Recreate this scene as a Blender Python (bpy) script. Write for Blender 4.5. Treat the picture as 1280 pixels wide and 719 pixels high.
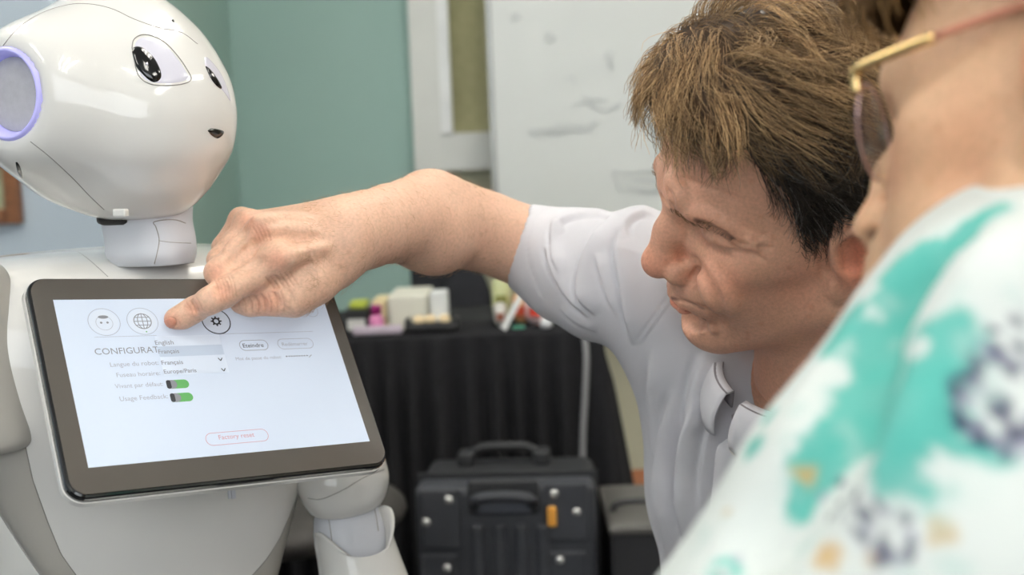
import bpy, math, random
import numpy as np
from mathutils import Vector, Matrix
from mathutils.bvhtree import BVHTree

for o in list(bpy.data.objects):
    bpy.data.objects.remove(o, do_unlink=True)
SC = bpy.context.scene
COL = SC.collection
rng = np.random.default_rng(7)
random.seed(7)

# ------------------------------------------------------------------ camera
FPX, CX, CY = 1500.0, 640.0, 359.5
CAM = np.array([0.0, 0.0, 1.08])
PITCH, ROLL = math.radians(5.5), math.radians(2.2)
_f = np.array([0, math.cos(PITCH), -math.sin(PITCH)])
_r0 = np.array([1.0, 0, 0])
_u0 = np.array([0, math.sin(PITCH), math.cos(PITCH)])
_r = math.cos(ROLL) * _r0 - math.sin(ROLL) * _u0
_u = math.cos(ROLL) * _u0 + math.sin(ROLL) * _r0
C2W = np.stack([_r, -_u, _f], axis=1)          # camera (x right, y down, z forward) -> world
cam_data = bpy.data.cameras.new('camera')
cam_data.sensor_width = 36.0
cam_data.lens = 36.0 * FPX / 1280.0
cam_data.clip_start = 0.02
cam_data.clip_end = 60
cam_data.dof.use_dof = True
cam_data.dof.focus_distance = 0.885
cam_data.dof.aperture_fstop = 5.4
cam = bpy.data.objects.new('camera', cam_data)
COL.objects.link(cam)
cam.matrix_world = Matrix([[_r[0], _u[0], -_f[0], CAM[0]], [_r[1], _u[1], -_f[1], CAM[1]],
                           [_r[2], _u[2], -_f[2], CAM[2]], [0, 0, 0, 1]])
SC.camera = cam

# ------------------------------------------------------------------ world, exposure, large lights
SC.view_settings.view_transform = 'Standard'
SC.view_settings.look = 'None'
SC.view_settings.exposure = -0.1
SC.view_settings.gamma = 1.0
SC.view_settings.use_curve_mapping = False
world = bpy.data.worlds.new('world')
SC.world = world
world.use_nodes = True
world.node_tree.nodes['Background'].inputs[0].default_value = (0.75, 0.85, 1.0, 1)
world.node_tree.nodes['Background'].inputs[1].default_value = 0.5
TUBE_STRENGTH = 25.0
FRONT_FILL_POWER = 42.0


def area_light(name, loc, target, sx, sy, power, color):
    l = bpy.data.lights.new(name, 'AREA')
    l.shape = 'RECTANGLE'
    l.size, l.size_y = sx, sy
    l.energy = power
    l.color = color
    o = bpy.data.objects.new(name, l)
    COL.objects.link(o)
    o.location = loc
    o.rotation_euler = (Vector(target) - Vector(loc)).to_track_quat('-Z', 'Y').to_euler()
    return o


# front fill added behind the camera to brighten faces and the robot's chest
area_light('front_fill_light', (0.3, -2.02, 1.75), (0.3, 1.0, 1.35), 2.9, 1.45, FRONT_FILL_POWER, (0.93, 0.97, 1.0))


# ------------------------------------------------------------------ helpers
def W(px, py, d):
    c = np.array([(px - CX) / FPX * d, (py - CY) / FPX * d, d])
    return C2W @ c + CAM


def Wc(c):
    return np.asarray(c, float) @ C2W.T + CAM


def Wd(c):
    v = C2W @ np.asarray(c, float)
    return v / np.linalg.norm(v)


def ray(px, py):
    v = C2W @ np.array([(px - CX) / FPX, (py - CY) / FPX, 1.0])
    return v / np.linalg.norm(v)


def unit(v):
    v = np.asarray(v, float)
    return v / np.linalg.norm(v)


def srgb(r, g=None, b=None):
    if g is None:
        r, g, b = [int(r[i:i + 2], 16) for i in (1, 3, 5)]
    out = []
    for c in (r, g, b):
        c = c / 255.0
        out.append(c / 12.92 if c <= 0.04045 else ((c + 0.055) / 1.055) ** 2.4)
    return tuple(out)


ORG = {}


def empty(name, loc, label, cat, group=None, kind=None):
    o = bpy.data.objects.new(name, None)
    o.empty_display_size = 0.05
    COL.objects.link(o)
    o.location = tuple(float(v) for v in loc)
    ORG[o.name] = np.array(loc, float)
    tag(o, label, cat, group, kind)
    return o


def tag(o, label=None, cat=None, group=None, kind=None):
    if label: o['label'] = label
    if cat: o['category'] = cat
    if group: o['group'] = group
    if kind: o['kind'] = kind
    return o


def add(name, V, F, mat, parent=None, smooth=True, origin=None, col=None, uv=None):
    """link one mesh object; V in world space"""
    V = np.asarray(V, float)
    if parent is not None:
        O = ORG[parent.name]
    elif origin is not None:
        O = np.array(origin, float)
    else:
        O = np.array([(V[:, 0].min() + V[:, 0].max()) / 2, (V[:, 1].min() + V[:, 1].max()) / 2, V[:, 2].min()])
    me = bpy.data.meshes.new(name)
    if isinstance(F, np.ndarray):
        F = F.tolist()
    me.from_pydata((V - O).tolist(), [], F)
    if smooth:
        me.polygons.foreach_set('use_smooth', [True] * len(me.polygons))
    if col is not None:
        a = me.color_attributes.new('Col', 'FLOAT_COLOR', 'POINT')
        c = np.ones((len(V), 4), np.float32)
        c[:, :3] = col
        a.data.foreach_set('color', c.ravel())
    me.update()
    ob = bpy.data.objects.new(name, me)
    COL.objects.link(ob)
    if mat is not None:
        me.materials.append(mat)
    if parent is not None:
        ob.parent = parent
    else:
        ob.location = tuple(O)
    ORG[ob.name] = O
    return ob


def recalc(ob):
    import bmesh
    bm = bmesh.new()
    bm.from_mesh(ob.data)
    bmesh.ops.recalc_face_normals(bm, faces=bm.faces)
    bm.to_mesh(ob.data)
    bm.free()
    return ob


def bevel(ob, w, seg=2, angle=35):
    m = ob.modifiers.new('bevel', 'BEVEL')
    m.width = w
    m.segments = seg
    m.limit_method = 'ANGLE'
    m.angle_limit = math.radians(angle)
    m.harden_normals = False
    return ob


class MB:
    """collects boxes, tubes and prisms into one vertex / face list"""
    def __init__(self):
        self.V, self.F = [], []

    def raw(self, V, F):
        n = len(self.V)
        self.V += [tuple(v) for v in V]
        self.F += [tuple(i + n for i in f) for f in F]
        return self

    def box(self, c, s, ax=None):
        c = np.array(c, float)
        ax = np.eye(3) if ax is None else np.asarray(ax, float)
        h = np.array(s, float) / 2
        V = [c + ax[0] * (i * h[0]) + ax[1] * (j * h[1]) + ax[2] * (k * h[2]) for i in (-1, 1) for j in (-1, 1) for k in (-1, 1)]
        return self.raw(V, [(0, 1, 3, 2), (4, 6, 7, 5), (0, 4, 5, 1), (2, 3, 7, 6), (0, 2, 6, 4), (1, 5, 7, 3)])

    def tube(self, pts, r, n=10, cap=True):
        pts = np.asarray(pts, float)
        rs = np.broadcast_to(np.asarray(r, float), (len(pts),))
        T = np.gradient(pts, axis=0)
        T /= np.linalg.norm(T, axis=1)[:, None] + 1e-12
        ref = np.array([0, 0, 1.0]) if abs(T[0][2]) < 0.9 else np.array([1.0, 0, 0])
        V, F = [], []
        u = np.cross(T[0], ref); u /= np.linalg.norm(u)
        for i, (p, t) in enumerate(zip(pts, T)):
            u = u - t * (u @ t); u /= np.linalg.norm(u)
            w = np.cross(t, u)
            for k in range(n):
                a = 2 * math.pi * k / n
                V.append(p + rs[i] * (math.cos(a) * u + math.sin(a) * w))
        for i in range(len(pts) - 1):
            for k in range(n):
                F.append((i * n + k, i * n + (k + 1) % n, (i + 1) * n + (k + 1) % n, (i + 1) * n + k))
        if cap:
            F.append(tuple(reversed(range(n))))
            F.append(tuple((len(pts) - 1) * n + k for k in range(n)))
        return self.raw(V, F)

    def lathe(self, base, axis, prof, n=32, cap=True):
        """prof: list of (radius, height along axis)"""
        axis = unit(axis)
        ref = np.array([0, 0, 1.0]) if abs(axis[2]) < 0.9 else np.array([1.0, 0, 0])
        u = unit(np.cross(axis, ref)); w = np.cross(axis, u)
        V, F = [], []
        for r, h in prof:
            for k in range(n):
                a = 2 * math.pi * k / n
                V.append(np.asarray(base) + axis * h + max(r, 1e-5) * (math.cos(a) * u + math.sin(a) * w))
        for i in range(len(prof) - 1):
            for k in range(n):
                F.append((i * n + k, i * n + (k + 1) % n, (i + 1) * n + (k + 1) % n, (i + 1) * n + k))
        if cap:
            F.append(tuple(reversed(range(n))))
            F.append(tuple((len(prof) - 1) * n + k for k in range(n)))
        return self.raw(V, F)

    def build(self, name, mat, parent=None, smooth=False, **k):
        return add(name, np.array(self.V), self.F, mat, parent, smooth, **k)


def catmull(P, n):
    """smooth resample of control rows P (k, m) to n rows"""
    P = np.asarray(P, float)
    Q = np.vstack([2 * P[0] - P[1], P, 2 * P[-1] - P[-2]])
    t = np.linspace(0, len(P) - 1, n)
    i = np.minimum(t.astype(int), len(P) - 2)
    u = (t - i)[:, None]
    p0, p1, p2, p3 = Q[i], Q[i + 1], Q[i + 2], Q[i + 3]
    return 0.5 * (2 * p1 + (p2 - p0) * u + (2 * p0 - 5 * p1 + 4 * p2 - p3) * u ** 2 + (3 * p1 - p0 - 3 * p2 + p3) * u ** 3)


# ------------------------------------------------------------------ materials
def material(name, color, rough=0.5, bump2=0.0, b2scale=200.0, metal=0.0, var=0.06, vscale=8.0, bump=0.0, bscale=120.0, coat=0.0,
             emit=None, estr=0.0, attr=False, sss=0.0, spec=0.5, bdist=0.002, stretch=None):
    m = bpy.data.materials.new(name)
    m.use_nodes = True
    nt = m.node_tree
    N, L = nt.nodes, nt.links
    b = N['Principled BSDF']
    b.inputs['Roughness'].default_value = rough
    b.inputs['Metallic'].default_value = metal
    b.inputs['Specular IOR Level'].default_value = spec
    if coat:
        b.inputs['Coat Weight'].default_value = coat
        b.inputs['Coat Roughness'].default_value = 0.03
    tc = N.new('ShaderNodeTexCoord')
    src = tc.outputs['Object']
    if stretch:
        mp = N.new('ShaderNodeMapping')
        mp.inputs['Scale'].default_value = stretch
        L.new(src, mp.inputs['Vector'])
        src = mp.outputs['Vector']
    nz = N.new('ShaderNodeTexNoise')
    nz.inputs['Scale'].default_value = vscale
    nz.inputs['Detail'].default_value = 5
    L.new(src, nz.inputs['Vector'])
    mx = N.new('ShaderNodeMix')
    mx.data_type = 'RGBA'
    mx.blend_type = 'MULTIPLY'
    mx.inputs['Factor'].default_value = 1.0
    rp = N.new('ShaderNodeValToRGB')
    rp.color_ramp.elements[0].position = 0.3
    rp.color_ramp.elements[1].position = 0.7
    lo, hi = 1 - var, 1 + var
    rp.color_ramp.elements[0].color = (lo, lo, lo, 1)
    rp.color_ramp.elements[1].color = (hi, hi, hi, 1)
    L.new(nz.outputs['Fac'], rp.inputs['Fac'])
    if attr:
        at = N.new('ShaderNodeAttribute')
        at.attribute_name = 'Col'
        L.new(at.outputs['Color'], mx.inputs['A'])
    else:
        mx.inputs['A'].default_value = (*color, 1)
    L.new(rp.outputs['Color'], mx.inputs['B'])
    L.new(mx.outputs['Result'], b.inputs['Base Color'])
    if bump:
        n2 = N.new('ShaderNodeTexNoise')
        n2.inputs['Scale'].default_value = bscale
        n2.inputs['Detail'].default_value = 4
        L.new(src, n2.inputs['Vector'])
        bp = N.new('ShaderNodeBump')
        bp.inputs['Strength'].default_value = bump
        bp.inputs['Distance'].default_value = bdist
        L.new(n2.outputs['Fac'], bp.inputs['Height'])
        if bump2:
            n3 = N.new('ShaderNodeTexNoise')
            n3.inputs['Scale'].default_value = b2scale
            n3.inputs['Detail'].default_value = 3
            n3.inputs['Roughness'].default_value = .6
            L.new(src, n3.inputs['Vector'])
            b2 = N.new('ShaderNodeBump')
            b2.inputs['Strength'].default_value = bump2
            b2.inputs['Distance'].default_value = bdist * 2
            L.new(n3.outputs['Fac'], b2.inputs['Height'])
            L.new(b2.outputs['Normal'], bp.inputs['Normal'])
        L.new(bp.outputs['Normal'], b.inputs['Normal'])
    if emit is not None:
        b.inputs['Emission Color'].default_value = (*emit, 1)
        b.inputs['Emission Strength'].default_value = estr
    if sss:
        b.inputs['Subsurface Weight'].default_value = sss
        b.inputs['Subsurface Radius'].default_value = (1.0, 0.35, 0.2)
        b.inputs['Subsurface Scale'].default_value = 0.0022
    return m


def glass(name, color=(1, 1, 1), rough=0.02, alpha=0.25):
    m = bpy.data.materials.new(name)
    m.use_nodes = True
    b = m.node_tree.nodes['Principled BSDF']
    b.inputs['Base Color'].default_value = (*color, 1)
    b.inputs['Roughness'].default_value = rough
    b.inputs['Transmission Weight'].default_value = 1.0
    b.inputs['Alpha'].default_value = alpha
    b.inputs['IOR'].default_value = 1.2
    return m


# ------------------------------------------------------------------ implicit surfaces (smooth blends, surface nets)
class Field:
    def __init__(s, lo, hi, h):
        s.lo = np.array(lo, float); s.h = h
        s.n = np.ceil((np.array(hi, float) - s.lo) / h).astype(int) + 1
        s.ax = [(s.lo[i] + h * np.arange(s.n[i])).astype(np.float32) for i in range(3)]
        s.D = np.full(s.n, 0.3, np.float32)

    def _box(s, lo, hi):
        i0 = np.clip(np.floor((np.asarray(lo) - s.lo) / s.h).astype(int), 0, s.n)
        i1 = np.clip(np.ceil((np.asarray(hi) - s.lo) / s.h).astype(int) + 1, 0, s.n)
        if np.any(i1 <= i0):
            return None
        sl = tuple(slice(a, b) for a, b in zip(i0, i1))
        return sl, s.ax[0][sl[0]][:, None, None], s.ax[1][sl[1]][None, :, None], s.ax[2][sl[2]][None, None, :]

    def _op(s, sl, d, k, sub):
        a = s.D[sl]
        if sub:
            a = -a
        if k > 0:
            h = np.maximum(k - np.abs(a - d), 0) / k
            r = np.minimum(a, d) - h * h * (k * 0.25)
        else:
            r = np.minimum(a, d)
        s.D[sl] = -r if sub else r

    def ell(s, c, r, k=0.006, R=None, sub=False):
        c = np.asarray(c, float)
        r = np.broadcast_to(np.asarray(r, float), (3,))
        m = (r.max() if R is not None else r) + 2 * k + 0.012
        g = s._box(c - m, c + m)
        if g is None: return s
        sl, x, y, z = g
        x, y, z = x - np.float32(c[0]), y - np.float32(c[1]), z - np.float32(c[2])
        if R is not None:
            R = np.asarray(R, float)      # rows = local axes
            x, y, z = [np.float32(R[i][0]) * x + np.float32(R[i][1]) * y + np.float32(R[i][2]) * z for i in range(3)]
        k0 = np.sqrt((x / r[0]) ** 2 + (y / r[1]) ** 2 + (z / r[2]) ** 2)
        k1 = np.sqrt((x / r[0] ** 2) ** 2 + (y / r[1] ** 2) ** 2 + (z / r[2] ** 2) ** 2)
        d = k0 * (k0 - 1) / (k1 + 1e-9)
        s._op(sl, d.astype(np.float32), k, sub)
        return s

    def cone(s, a, b, r1, r2, k=0.006, sub=False):
        a, b = np.asarray(a, float), np.asarray(b, float)
        m = max(r1, r2) + 2 * k + 0.012
        g = s._box(np.minimum(a, b) - m, np.maximum(a, b) + m)
        if g is None: return s
        sl, x, y, z = g
        ba = b - a
        L = float(ba @ ba) + 1e-12
        px, py, pz = x - np.float32(a[0]), y - np.float32(a[1]), z - np.float32(a[2])
        t = np.clip((px * np.float32(ba[0]) + py * np.float32(ba[1]) + pz * np.float32(ba[2])) / np.float32(L), 0, 1)
        d = np.sqrt((px - t * np.float32(ba[0])) ** 2 + (py - t * np.float32(ba[1])) ** 2 + (pz - t * np.float32(ba[2])) ** 2)
        d = d - (np.float32(r1) + t * np.float32(r2 - r1))
        s._op(sl, d, k, sub)
        return s

    def chain(s, pts, rs, k=0.006, sub=False):
        rs = np.broadcast_to(np.asarray(rs, float), (len(pts),))
        for i in range(len(pts) - 1):
            s.cone(pts[i], pts[i + 1], rs[i], rs[i + 1], k, sub)
        return s

    def mesh(s, smooth=1):
        D = s.D
        S = D < 0
        nx, ny, nz = D.shape
        cnt = np.zeros((nx - 1, ny - 1, nz - 1), np.int8)
        for i in (0, 1):
            for j in (0, 1):
                for k in (0, 1):
                    cnt += S[i:nx - 1 + i, j:ny - 1 + j, k:nz - 1 + k]
        I = np.argwhere((cnt > 0) & (cnt < 8))
        vid = np.full(cnt.shape, -1, np.int64)
        vid[I[:, 0], I[:, 1], I[:, 2]] = np.arange(len(I))
        acc = np.zeros((len(I), 3)); num = np.zeros(len(I))
        corners = [(i, j, k) for i in (0, 1) for j in (0, 1) for k in (0, 1)]
        for a in corners:
            for ax in range(3):
                if a[ax] == 0:
                    b = list(a); b[ax] = 1
                    d0 = D[I[:, 0] + a[0], I[:, 1] + a[1], I[:, 2] + a[2]].astype(float)
                    d1 = D[I[:, 0] + b[0], I[:, 1] + b[1], I[:, 2] + b[2]].astype(float)
                    m = (d0 < 0) != (d1 < 0)
                    t = np.where(m, d0 / (d0 - d1 + 1e-20), 0)
                    p = np.tile(np.array(a, float), (len(I), 1))
                    p[:, ax] += t
                    acc[m] += p[m]; num[m] += 1
        V = s.lo + s.h * (I + acc / num[:, None])
        F = []
        for ax in range(3):
            o1, o2 = [(1, 2), (2, 0), (0, 1)][ax]
            sl0 = [slice(None)] * 3; sl1 = [slice(None)] * 3
            sl0[ax] = slice(0, -1); sl1[ax] = slice(1, None)
            A, B = S[tuple(sl0)], S[tuple(sl1)]
            E = np.argwhere(A != B)
            ok = (E[:, o1] > 0) & (E[:, o2] > 0) & (E[:, o1] < cnt.shape[o1]) & (E[:, o2] < cnt.shape[o2])
            E = E[ok]
            q = []
            for d1, d2 in ((1, 1), (0, 1), (0, 0), (1, 0)):
                c = E.copy(); c[:, o1] -= d1; c[:, o2] -= d2
                q.append(vid[c[:, 0], c[:, 1], c[:, 2]])
            q = np.stack(q, 1)
            ins = A[E[:, 0], E[:, 1], E[:, 2]]
            q[~ins] = q[~ins][:, ::-1]
            F.append(q)
        F = np.vstack(F)
        F = F[(F >= 0).all(1)]
        for _ in range(smooth):
            V = relax(V, F, 0.5)
        return V, F


def relax(V, F, w=0.5):
    acc = np.zeros_like(V); num = np.zeros(len(V))
    for i in range(4):
        a, b = F[:, i], F[:, (i + 1) % 4]
        for ax in range(3):
            acc[:, ax] += np.bincount(a, V[b, ax], len(V)) + np.bincount(b, V[a, ax], len(V))
        num += np.bincount(a, minlength=len(V)) + np.bincount(b, minlength=len(V))
    return V * (1 - w) + w * acc / np.maximum(num, 1)[:, None]


def seg_dist(V, pts):
    """distance of every vertex to a polyline"""
    best = np.full(len(V), 9.0)
    for a, b in zip(pts[:-1], pts[1:]):
        a, b = np.asarray(a, float), np.asarray(b, float)
        ba = b - a
        t = np.clip(((V - a) @ ba) / (ba @ ba + 1e-12), 0, 1)
        best = np.minimum(best, np.linalg.norm(V - a - t[:, None] * ba, axis=1))
    return best


def strands_mesh(P, R, cols, n=3):
    """P (N,S,3) paths, R (N,S) radii, cols (N,3) -> V,F,C"""
    N, S, _ = P.shape
    T = np.gradient(P, axis=1)
    T /= np.linalg.norm(T, axis=2, keepdims=True) + 1e-12
    ref = rng.normal(size=(N, 1, 3))
    u = np.cross(T, np.broadcast_to(ref, T.shape)); u /= np.linalg.norm(u, axis=2, keepdims=True) + 1e-12
    w = np.cross(T, u)
    V = np.zeros((N, S, n, 3))
    for k in range(n):
        a = 2 * math.pi * k / n
        V[:, :, k] = P + R[..., None] * (math.cos(a) * u + math.sin(a) * w)
    idx = np.arange(N * S * n).reshape(N, S, n)
    F = np.stack([idx[:, :-1, :], np.roll(idx, -1, 2)[:, :-1, :], np.roll(idx, -1, 2)[:, 1:, :], idx[:, 1:, :]], -1).reshape(-1, 4)
    C = np.repeat(cols, S * n, axis=0)
    return V.reshape(-1, 3), F, C
# ------------------------------------------------------------------ the room
def onY(px, py, Y):
    v = ray(px, py)
    return CAM + v * ((Y - CAM[1]) / v[1])


def onZ(px, py, Z):
    v = ray(px, py)
    return CAM + v * ((Z - CAM[2]) / v[2])


M = {}
M['teal'] = material('teal_wall_paint', srgb(158, 186, 178), 0.75, var=0.03, vscale=3, bump=0.06, bscale=300)
M['bluegrey'] = material('blue_grey_wall_paint', srgb(174, 186, 196), 0.8, var=0.03, vscale=3, bump=0.06, bscale=300)
M['cream'] = material('cream_wall_paint', srgb(205, 201, 176), 0.8, var=0.04, vscale=3, bump=0.06, bscale=300)
M['olive'] = material('olive_pinboard', srgb(176, 172, 132), 0.9, var=0.08, vscale=40, bump=0.2, bscale=500)
M['white_paint'] = material('white_gloss_paint', srgb(222, 222, 216), 0.35, var=0.03, vscale=6)
M['ceiling'] = material('ceiling_tile', srgb(225, 225, 220), 0.9, var=0.03, vscale=30, bump=0.15, bscale=300)
M['carpet'] = material('dark_carpet', srgb(70, 70, 72), 0.95, var=0.25, vscale=220, bump=0.4, bscale=600)
M['skirting'] = material('skirting_paint', srgb(190, 188, 180), 0.4)

XL, XR, YB, YF, ZC = -2.3, 2.9, 3.4, -2.15, 2.7
ret_x = onY(293, 130, YB)[0]                    # inside corner, teal wall meets the green return
yL = 2.75                                       # blue-grey wall plane
teal_r = onY(517, 130, YB)[0]


def struct(name, mb, mat, **k):
    o = mb.build(name, mat, **k)
    o['kind'] = 'structure'
    return o


t = 0.1
struct('floor', MB().box(((XL + XR) / 2, (YB + YF) / 2, -t / 2), (XR - XL + .4, YB - YF + .4, t)), M['carpet'])
struct('ceiling', MB().box(((XL + XR) / 2, (YB + YF) / 2, ZC + t / 2), (XR - XL + .4, YB - YF + .4, t)), M['ceiling'])
struct('wall_back_teal', MB().box(((ret_x + teal_r) / 2, YB + t / 2, ZC / 2), (teal_r - ret_x, t, ZC)), M['teal'])
struct('wall_back_cream', MB().box(((XR + teal_r) / 2, YB + t / 2, ZC / 2), (XR - teal_r, t, ZC)), M['cream'])
struct('wall_return', MB().box((ret_x - t / 2, (YB + yL) / 2 + t / 2, ZC / 2), (t, YB - yL + t, ZC)), M['teal'])
struct('wall_back_left', MB().box(((XL + ret_x - t) / 2, yL + t / 2, ZC / 2), (ret_x - t - XL, t, ZC)), M['bluegrey'])
struct('wall_left', MB().box((XL - t / 2, (yL + YF) / 2, ZC / 2), (t, yL - YF + .2, ZC)), M['bluegrey'])
M['taupe'] = material('taupe_wall_paint', srgb(138, 132, 120), .85, var=.03, vscale=3)
struct('wall_right', MB().box((XR + t / 2, (YB + YF) / 2, ZC / 2), (t, YB - YF + .2, ZC)), M['taupe'])
# wall behind the camera; its unseen window is added for soft light and reflections
wx0, wx1, wz0, wz1 = -1.2, 1.8, 1.0, 2.5
mb = MB()
mb.box(((XL + wx0) / 2, YF - t / 2, ZC / 2), (wx0 - XL, t, ZC))
mb.box(((XR + wx1) / 2, YF - t / 2, ZC / 2), (XR - wx1, t, ZC))
mb.box(((wx0 + wx1) / 2, YF - t / 2, wz0 / 2), (wx1 - wx0, t, wz0))
mb.box(((wx0 + wx1) / 2, YF - t / 2, (wz1 + ZC) / 2), (wx1 - wx0, t, ZC - wz1))
struct('wall_front', mb, M['taupe'])
win = empty('added_window', ((wx0 + wx1) / 2, YF, wz0), None, None, kind='structure')
mb = MB()
for x in (wx0 + .03, (wx0 + wx1) / 2, wx1 - .03):
    mb.box((x, YF, (wz0 + wz1) / 2), (.06, .06, wz1 - wz0))
for z in (wz0 + .03, wz1 - .03):
    mb.box(((wx0 + wx1) / 2, YF, z), (wx1 - wx0 - .12, .06, .06))
mb.build('window_frame', M['white_paint'], win)
gl = glass('window_glass')
for i in range(2):
    x0 = wx0 + .06 if i == 0 else (wx0 + wx1) / 2 + .03
    x1 = (wx0 + wx1) / 2 - .03 if i == 0 else wx1 - .06
    MB().box(((x0 + x1) / 2, YF, (wz0 + wz1) / 2), (x1 - x0, .006, wz1 - wz0 - .12)).build('pane', gl, win)
struct('baseboard_back', MB().box(((ret_x + XR) / 2, YB - .009, .06), (XR - ret_x, .018, .12)), M['skirting'])
struct('baseboard_left', MB().box(((XL + ret_x - t) / 2, yL - .009, .06), (ret_x - t - XL, .018, .12)), M['skirting'])

# ceiling fittings: three bare tubes side by side in a white tray
M['tray'] = material('light_tray', srgb(235, 235, 232), 0.4)
M['tube'] = material('lit_tube', (1, 1, 1), 0.4, emit=(1.0, 0.965, 0.90), estr=TUBE_STRENGTH)
proto = None
for x, y, where in ((-1.35, -0.6, 'near the window end of the blue-grey wall'), (-1.35, 1.6, 'over the white cabinet'),
                    (0.35, -0.6, 'above the window end of the room'), (0.35, 1.6, 'above the crouching man'),
                    (2.05, -0.6, 'beside the cream wall near the window'), (2.05, 1.6, 'in front of the whiteboard')):
    r = empty('ceiling_light', (x, y, ZC), 'three-tube white ceiling light ' + where, 'ceiling light', 'three-tube ceiling lights')
    mb = MB()
    mb.box((x, y, ZC - .006), (.60, 1.24, .012))
    for s in (-1, 1):
        mb.box((x + s * .303, y, ZC - .04), (.012, 1.24, .08))
        mb.box((x, y + s * .625, ZC - .04), (.618, .012, .08))
    mb.build('tray', M['tray'], r)
    for s in (-1, 0, 1):
        MB().tube([(x + s * .17, y - .58, ZC - .05), (x + s * .17, y + .58, ZC - .05)], .018, 10).build('tube', M['tube'], r, smooth=True)

# ------------------------------------------------------------------ back wall: pinboard in a white frame, whiteboard
bd = YB - .02
pl = onY(516, 120, bd)[0]; pm = onY(551, 120, bd)[0]; pm2 = onY(565, 120, bd)[0]; pr = onY(618, 120, bd)[0] + .03
z0 = onY(565, 213, bd)[2]; z1 = onY(590, 166, bd)[2]; ztop = 2.35
r = empty('pinboard', ((pl + pr) / 2, YB, z0), 'olive pinboard in a wide white wooden frame beside the whiteboard', 'pinboard')
MB().box(((pl + pm) / 2, YB - .03, (z0 + ztop) / 2), (pm - pl, .06, ztop - z0)).build('frame_stile', M['white_paint'], r)
MB().box(((pm + pm2) / 2, YB - .035, (z1 + ztop) / 2), (pm2 - pm, .07, ztop - z1)).build('frame_bead', material('bright_bead', srgb(240, 240, 238), .3), r)
MB().box(((pm + pr) / 2, YB - .03, (z0 + z1) / 2), (pr - pm, .06, z1 - z0)).build('frame_rail', M['white_paint'], r)
MB().box(((pm2 + pr) / 2, YB - .01, (z1 + ztop) / 2), (pr - pm2, .02, ztop - z1)).build('board', M['olive'], r)
MB().box(((pl + pr) / 2, YB - .03, ztop + .04), (pr - pl, .06, .08)).build('frame_rail', M['white_paint'], r)

YW = 3.12
wl = onY(611, 120, YW)[0]; wr = wl + 2.2
wz0b = onY(640, 330, YW)[2]; wz1b = wz0b + 1.35
M['wb'] = material('whiteboard_enamel', srgb(214, 217, 213), 0.32, var=0.03, vscale=2.5)
M['wbframe'] = material('whiteboard_trim', srgb(150, 152, 148), 0.35, metal=.6)
r = empty('whiteboard', ((wl + wr) / 2, YW + .03, 0), 'large worn whiteboard with faint wiped pen marks behind the man', 'whiteboard')
MB().box(((wl + wr) / 2, YW + .012, (wz0b + wz1b) / 2), (wr - wl - .02, .02, wz1b - wz0b - .02)).build('board', M['wb'], r)
for a in ((wl, wz0b, wl + .014, wz1b), (wr - .014, wz0b, wr, wz1b), (wl, wz0b, wr, wz0b + .014), (wl, wz1b - .014, wr, wz1b)):
    MB().box(((a[0] + a[2]) / 2, YW + .01, (a[1] + a[3]) / 2), (a[2] - a[0], .026, a[3] - a[1])).build('trim', M['wbframe'], r)
for x in (wl + .25, wr - .25):
    MB().box((x, YW + .045, .75), (.05, .04, 1.5)).box((x, YW + .045, .02), (.06, .26, .04)).build('stand_leg', M['wbframe'], r)
M['ink'] = material('wiped_pen', srgb(207, 210, 209), 0.5, var=0.03)
marks = []
g = np.random.default_rng(3)
for cx, cy, n, w, h in ((646, 22, 3, 9, 5), (683, 48, 4, 8, 8), (760, 72, 4, 9, 14), (708, 100, 3, 8, 8), (745, 125, 3, 30, 12),
                        (690, 162, 5, 40, 10), (735, 158, 4, 9, 6), (800, 215, 5, 26, 3), (805, 226, 5, 24, 3), (800, 238, 5, 26, 3), (770, 225, 3, 4, 14)):
    mb = MB()
    for i in range(n):
        x0 = cx + g.uniform(-w, w) * .8; y0 = cy + g.uniform(-h, h) * .8
        pts = [onY(x0 + g.uniform(-.4, .4) * w + k * w * .25, y0 + g.uniform(-.5, .5) * h, YW + .0005) for k in range(4)]
        mb.tube(catmull(pts, 10), .0028, 5)
    mb.build('pen_mark', M['ink'], r)

# picture on the blue-grey wall
M['frame_wood'] = material('brown_frame_wood', srgb(122, 78, 46), 0.45, var=0.25, vscale=30, stretch=(1, 1, 6))
a = onY(-62, 205, yL); b = onY(31, 279, yL)
r = empty('picture_frame', ((a[0] + b[0]) / 2, yL, b[2]), 'brown wooden picture frame hanging on the blue-grey wall', 'picture')
fw = .034
zt = b[2] + .16
MB().box(((a[0] + b[0]) / 2, yL - .008, (b[2] + zt) / 2), (b[0] - a[0] - fw, .012, zt - b[2] - fw)).build('print', material('muted_print', srgb(150, 150, 120), .7, var=.35, vscale=14), r)
for q in ((a[0], b[2], a[0] + fw, zt), (b[0] - fw, b[2], b[0], zt), (a[0] + fw, b[2], b[0] - fw, b[2] + fw), (a[0] + fw, zt - fw, b[0] - fw, zt)):
    bevel(MB().box(((q[0] + q[2]) / 2, yL - .0125, (q[1] + q[3]) / 2), (q[2] - q[0], .025, q[3] - q[1])).build('frame_rail', M['frame_wood'], r), .004)

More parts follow.
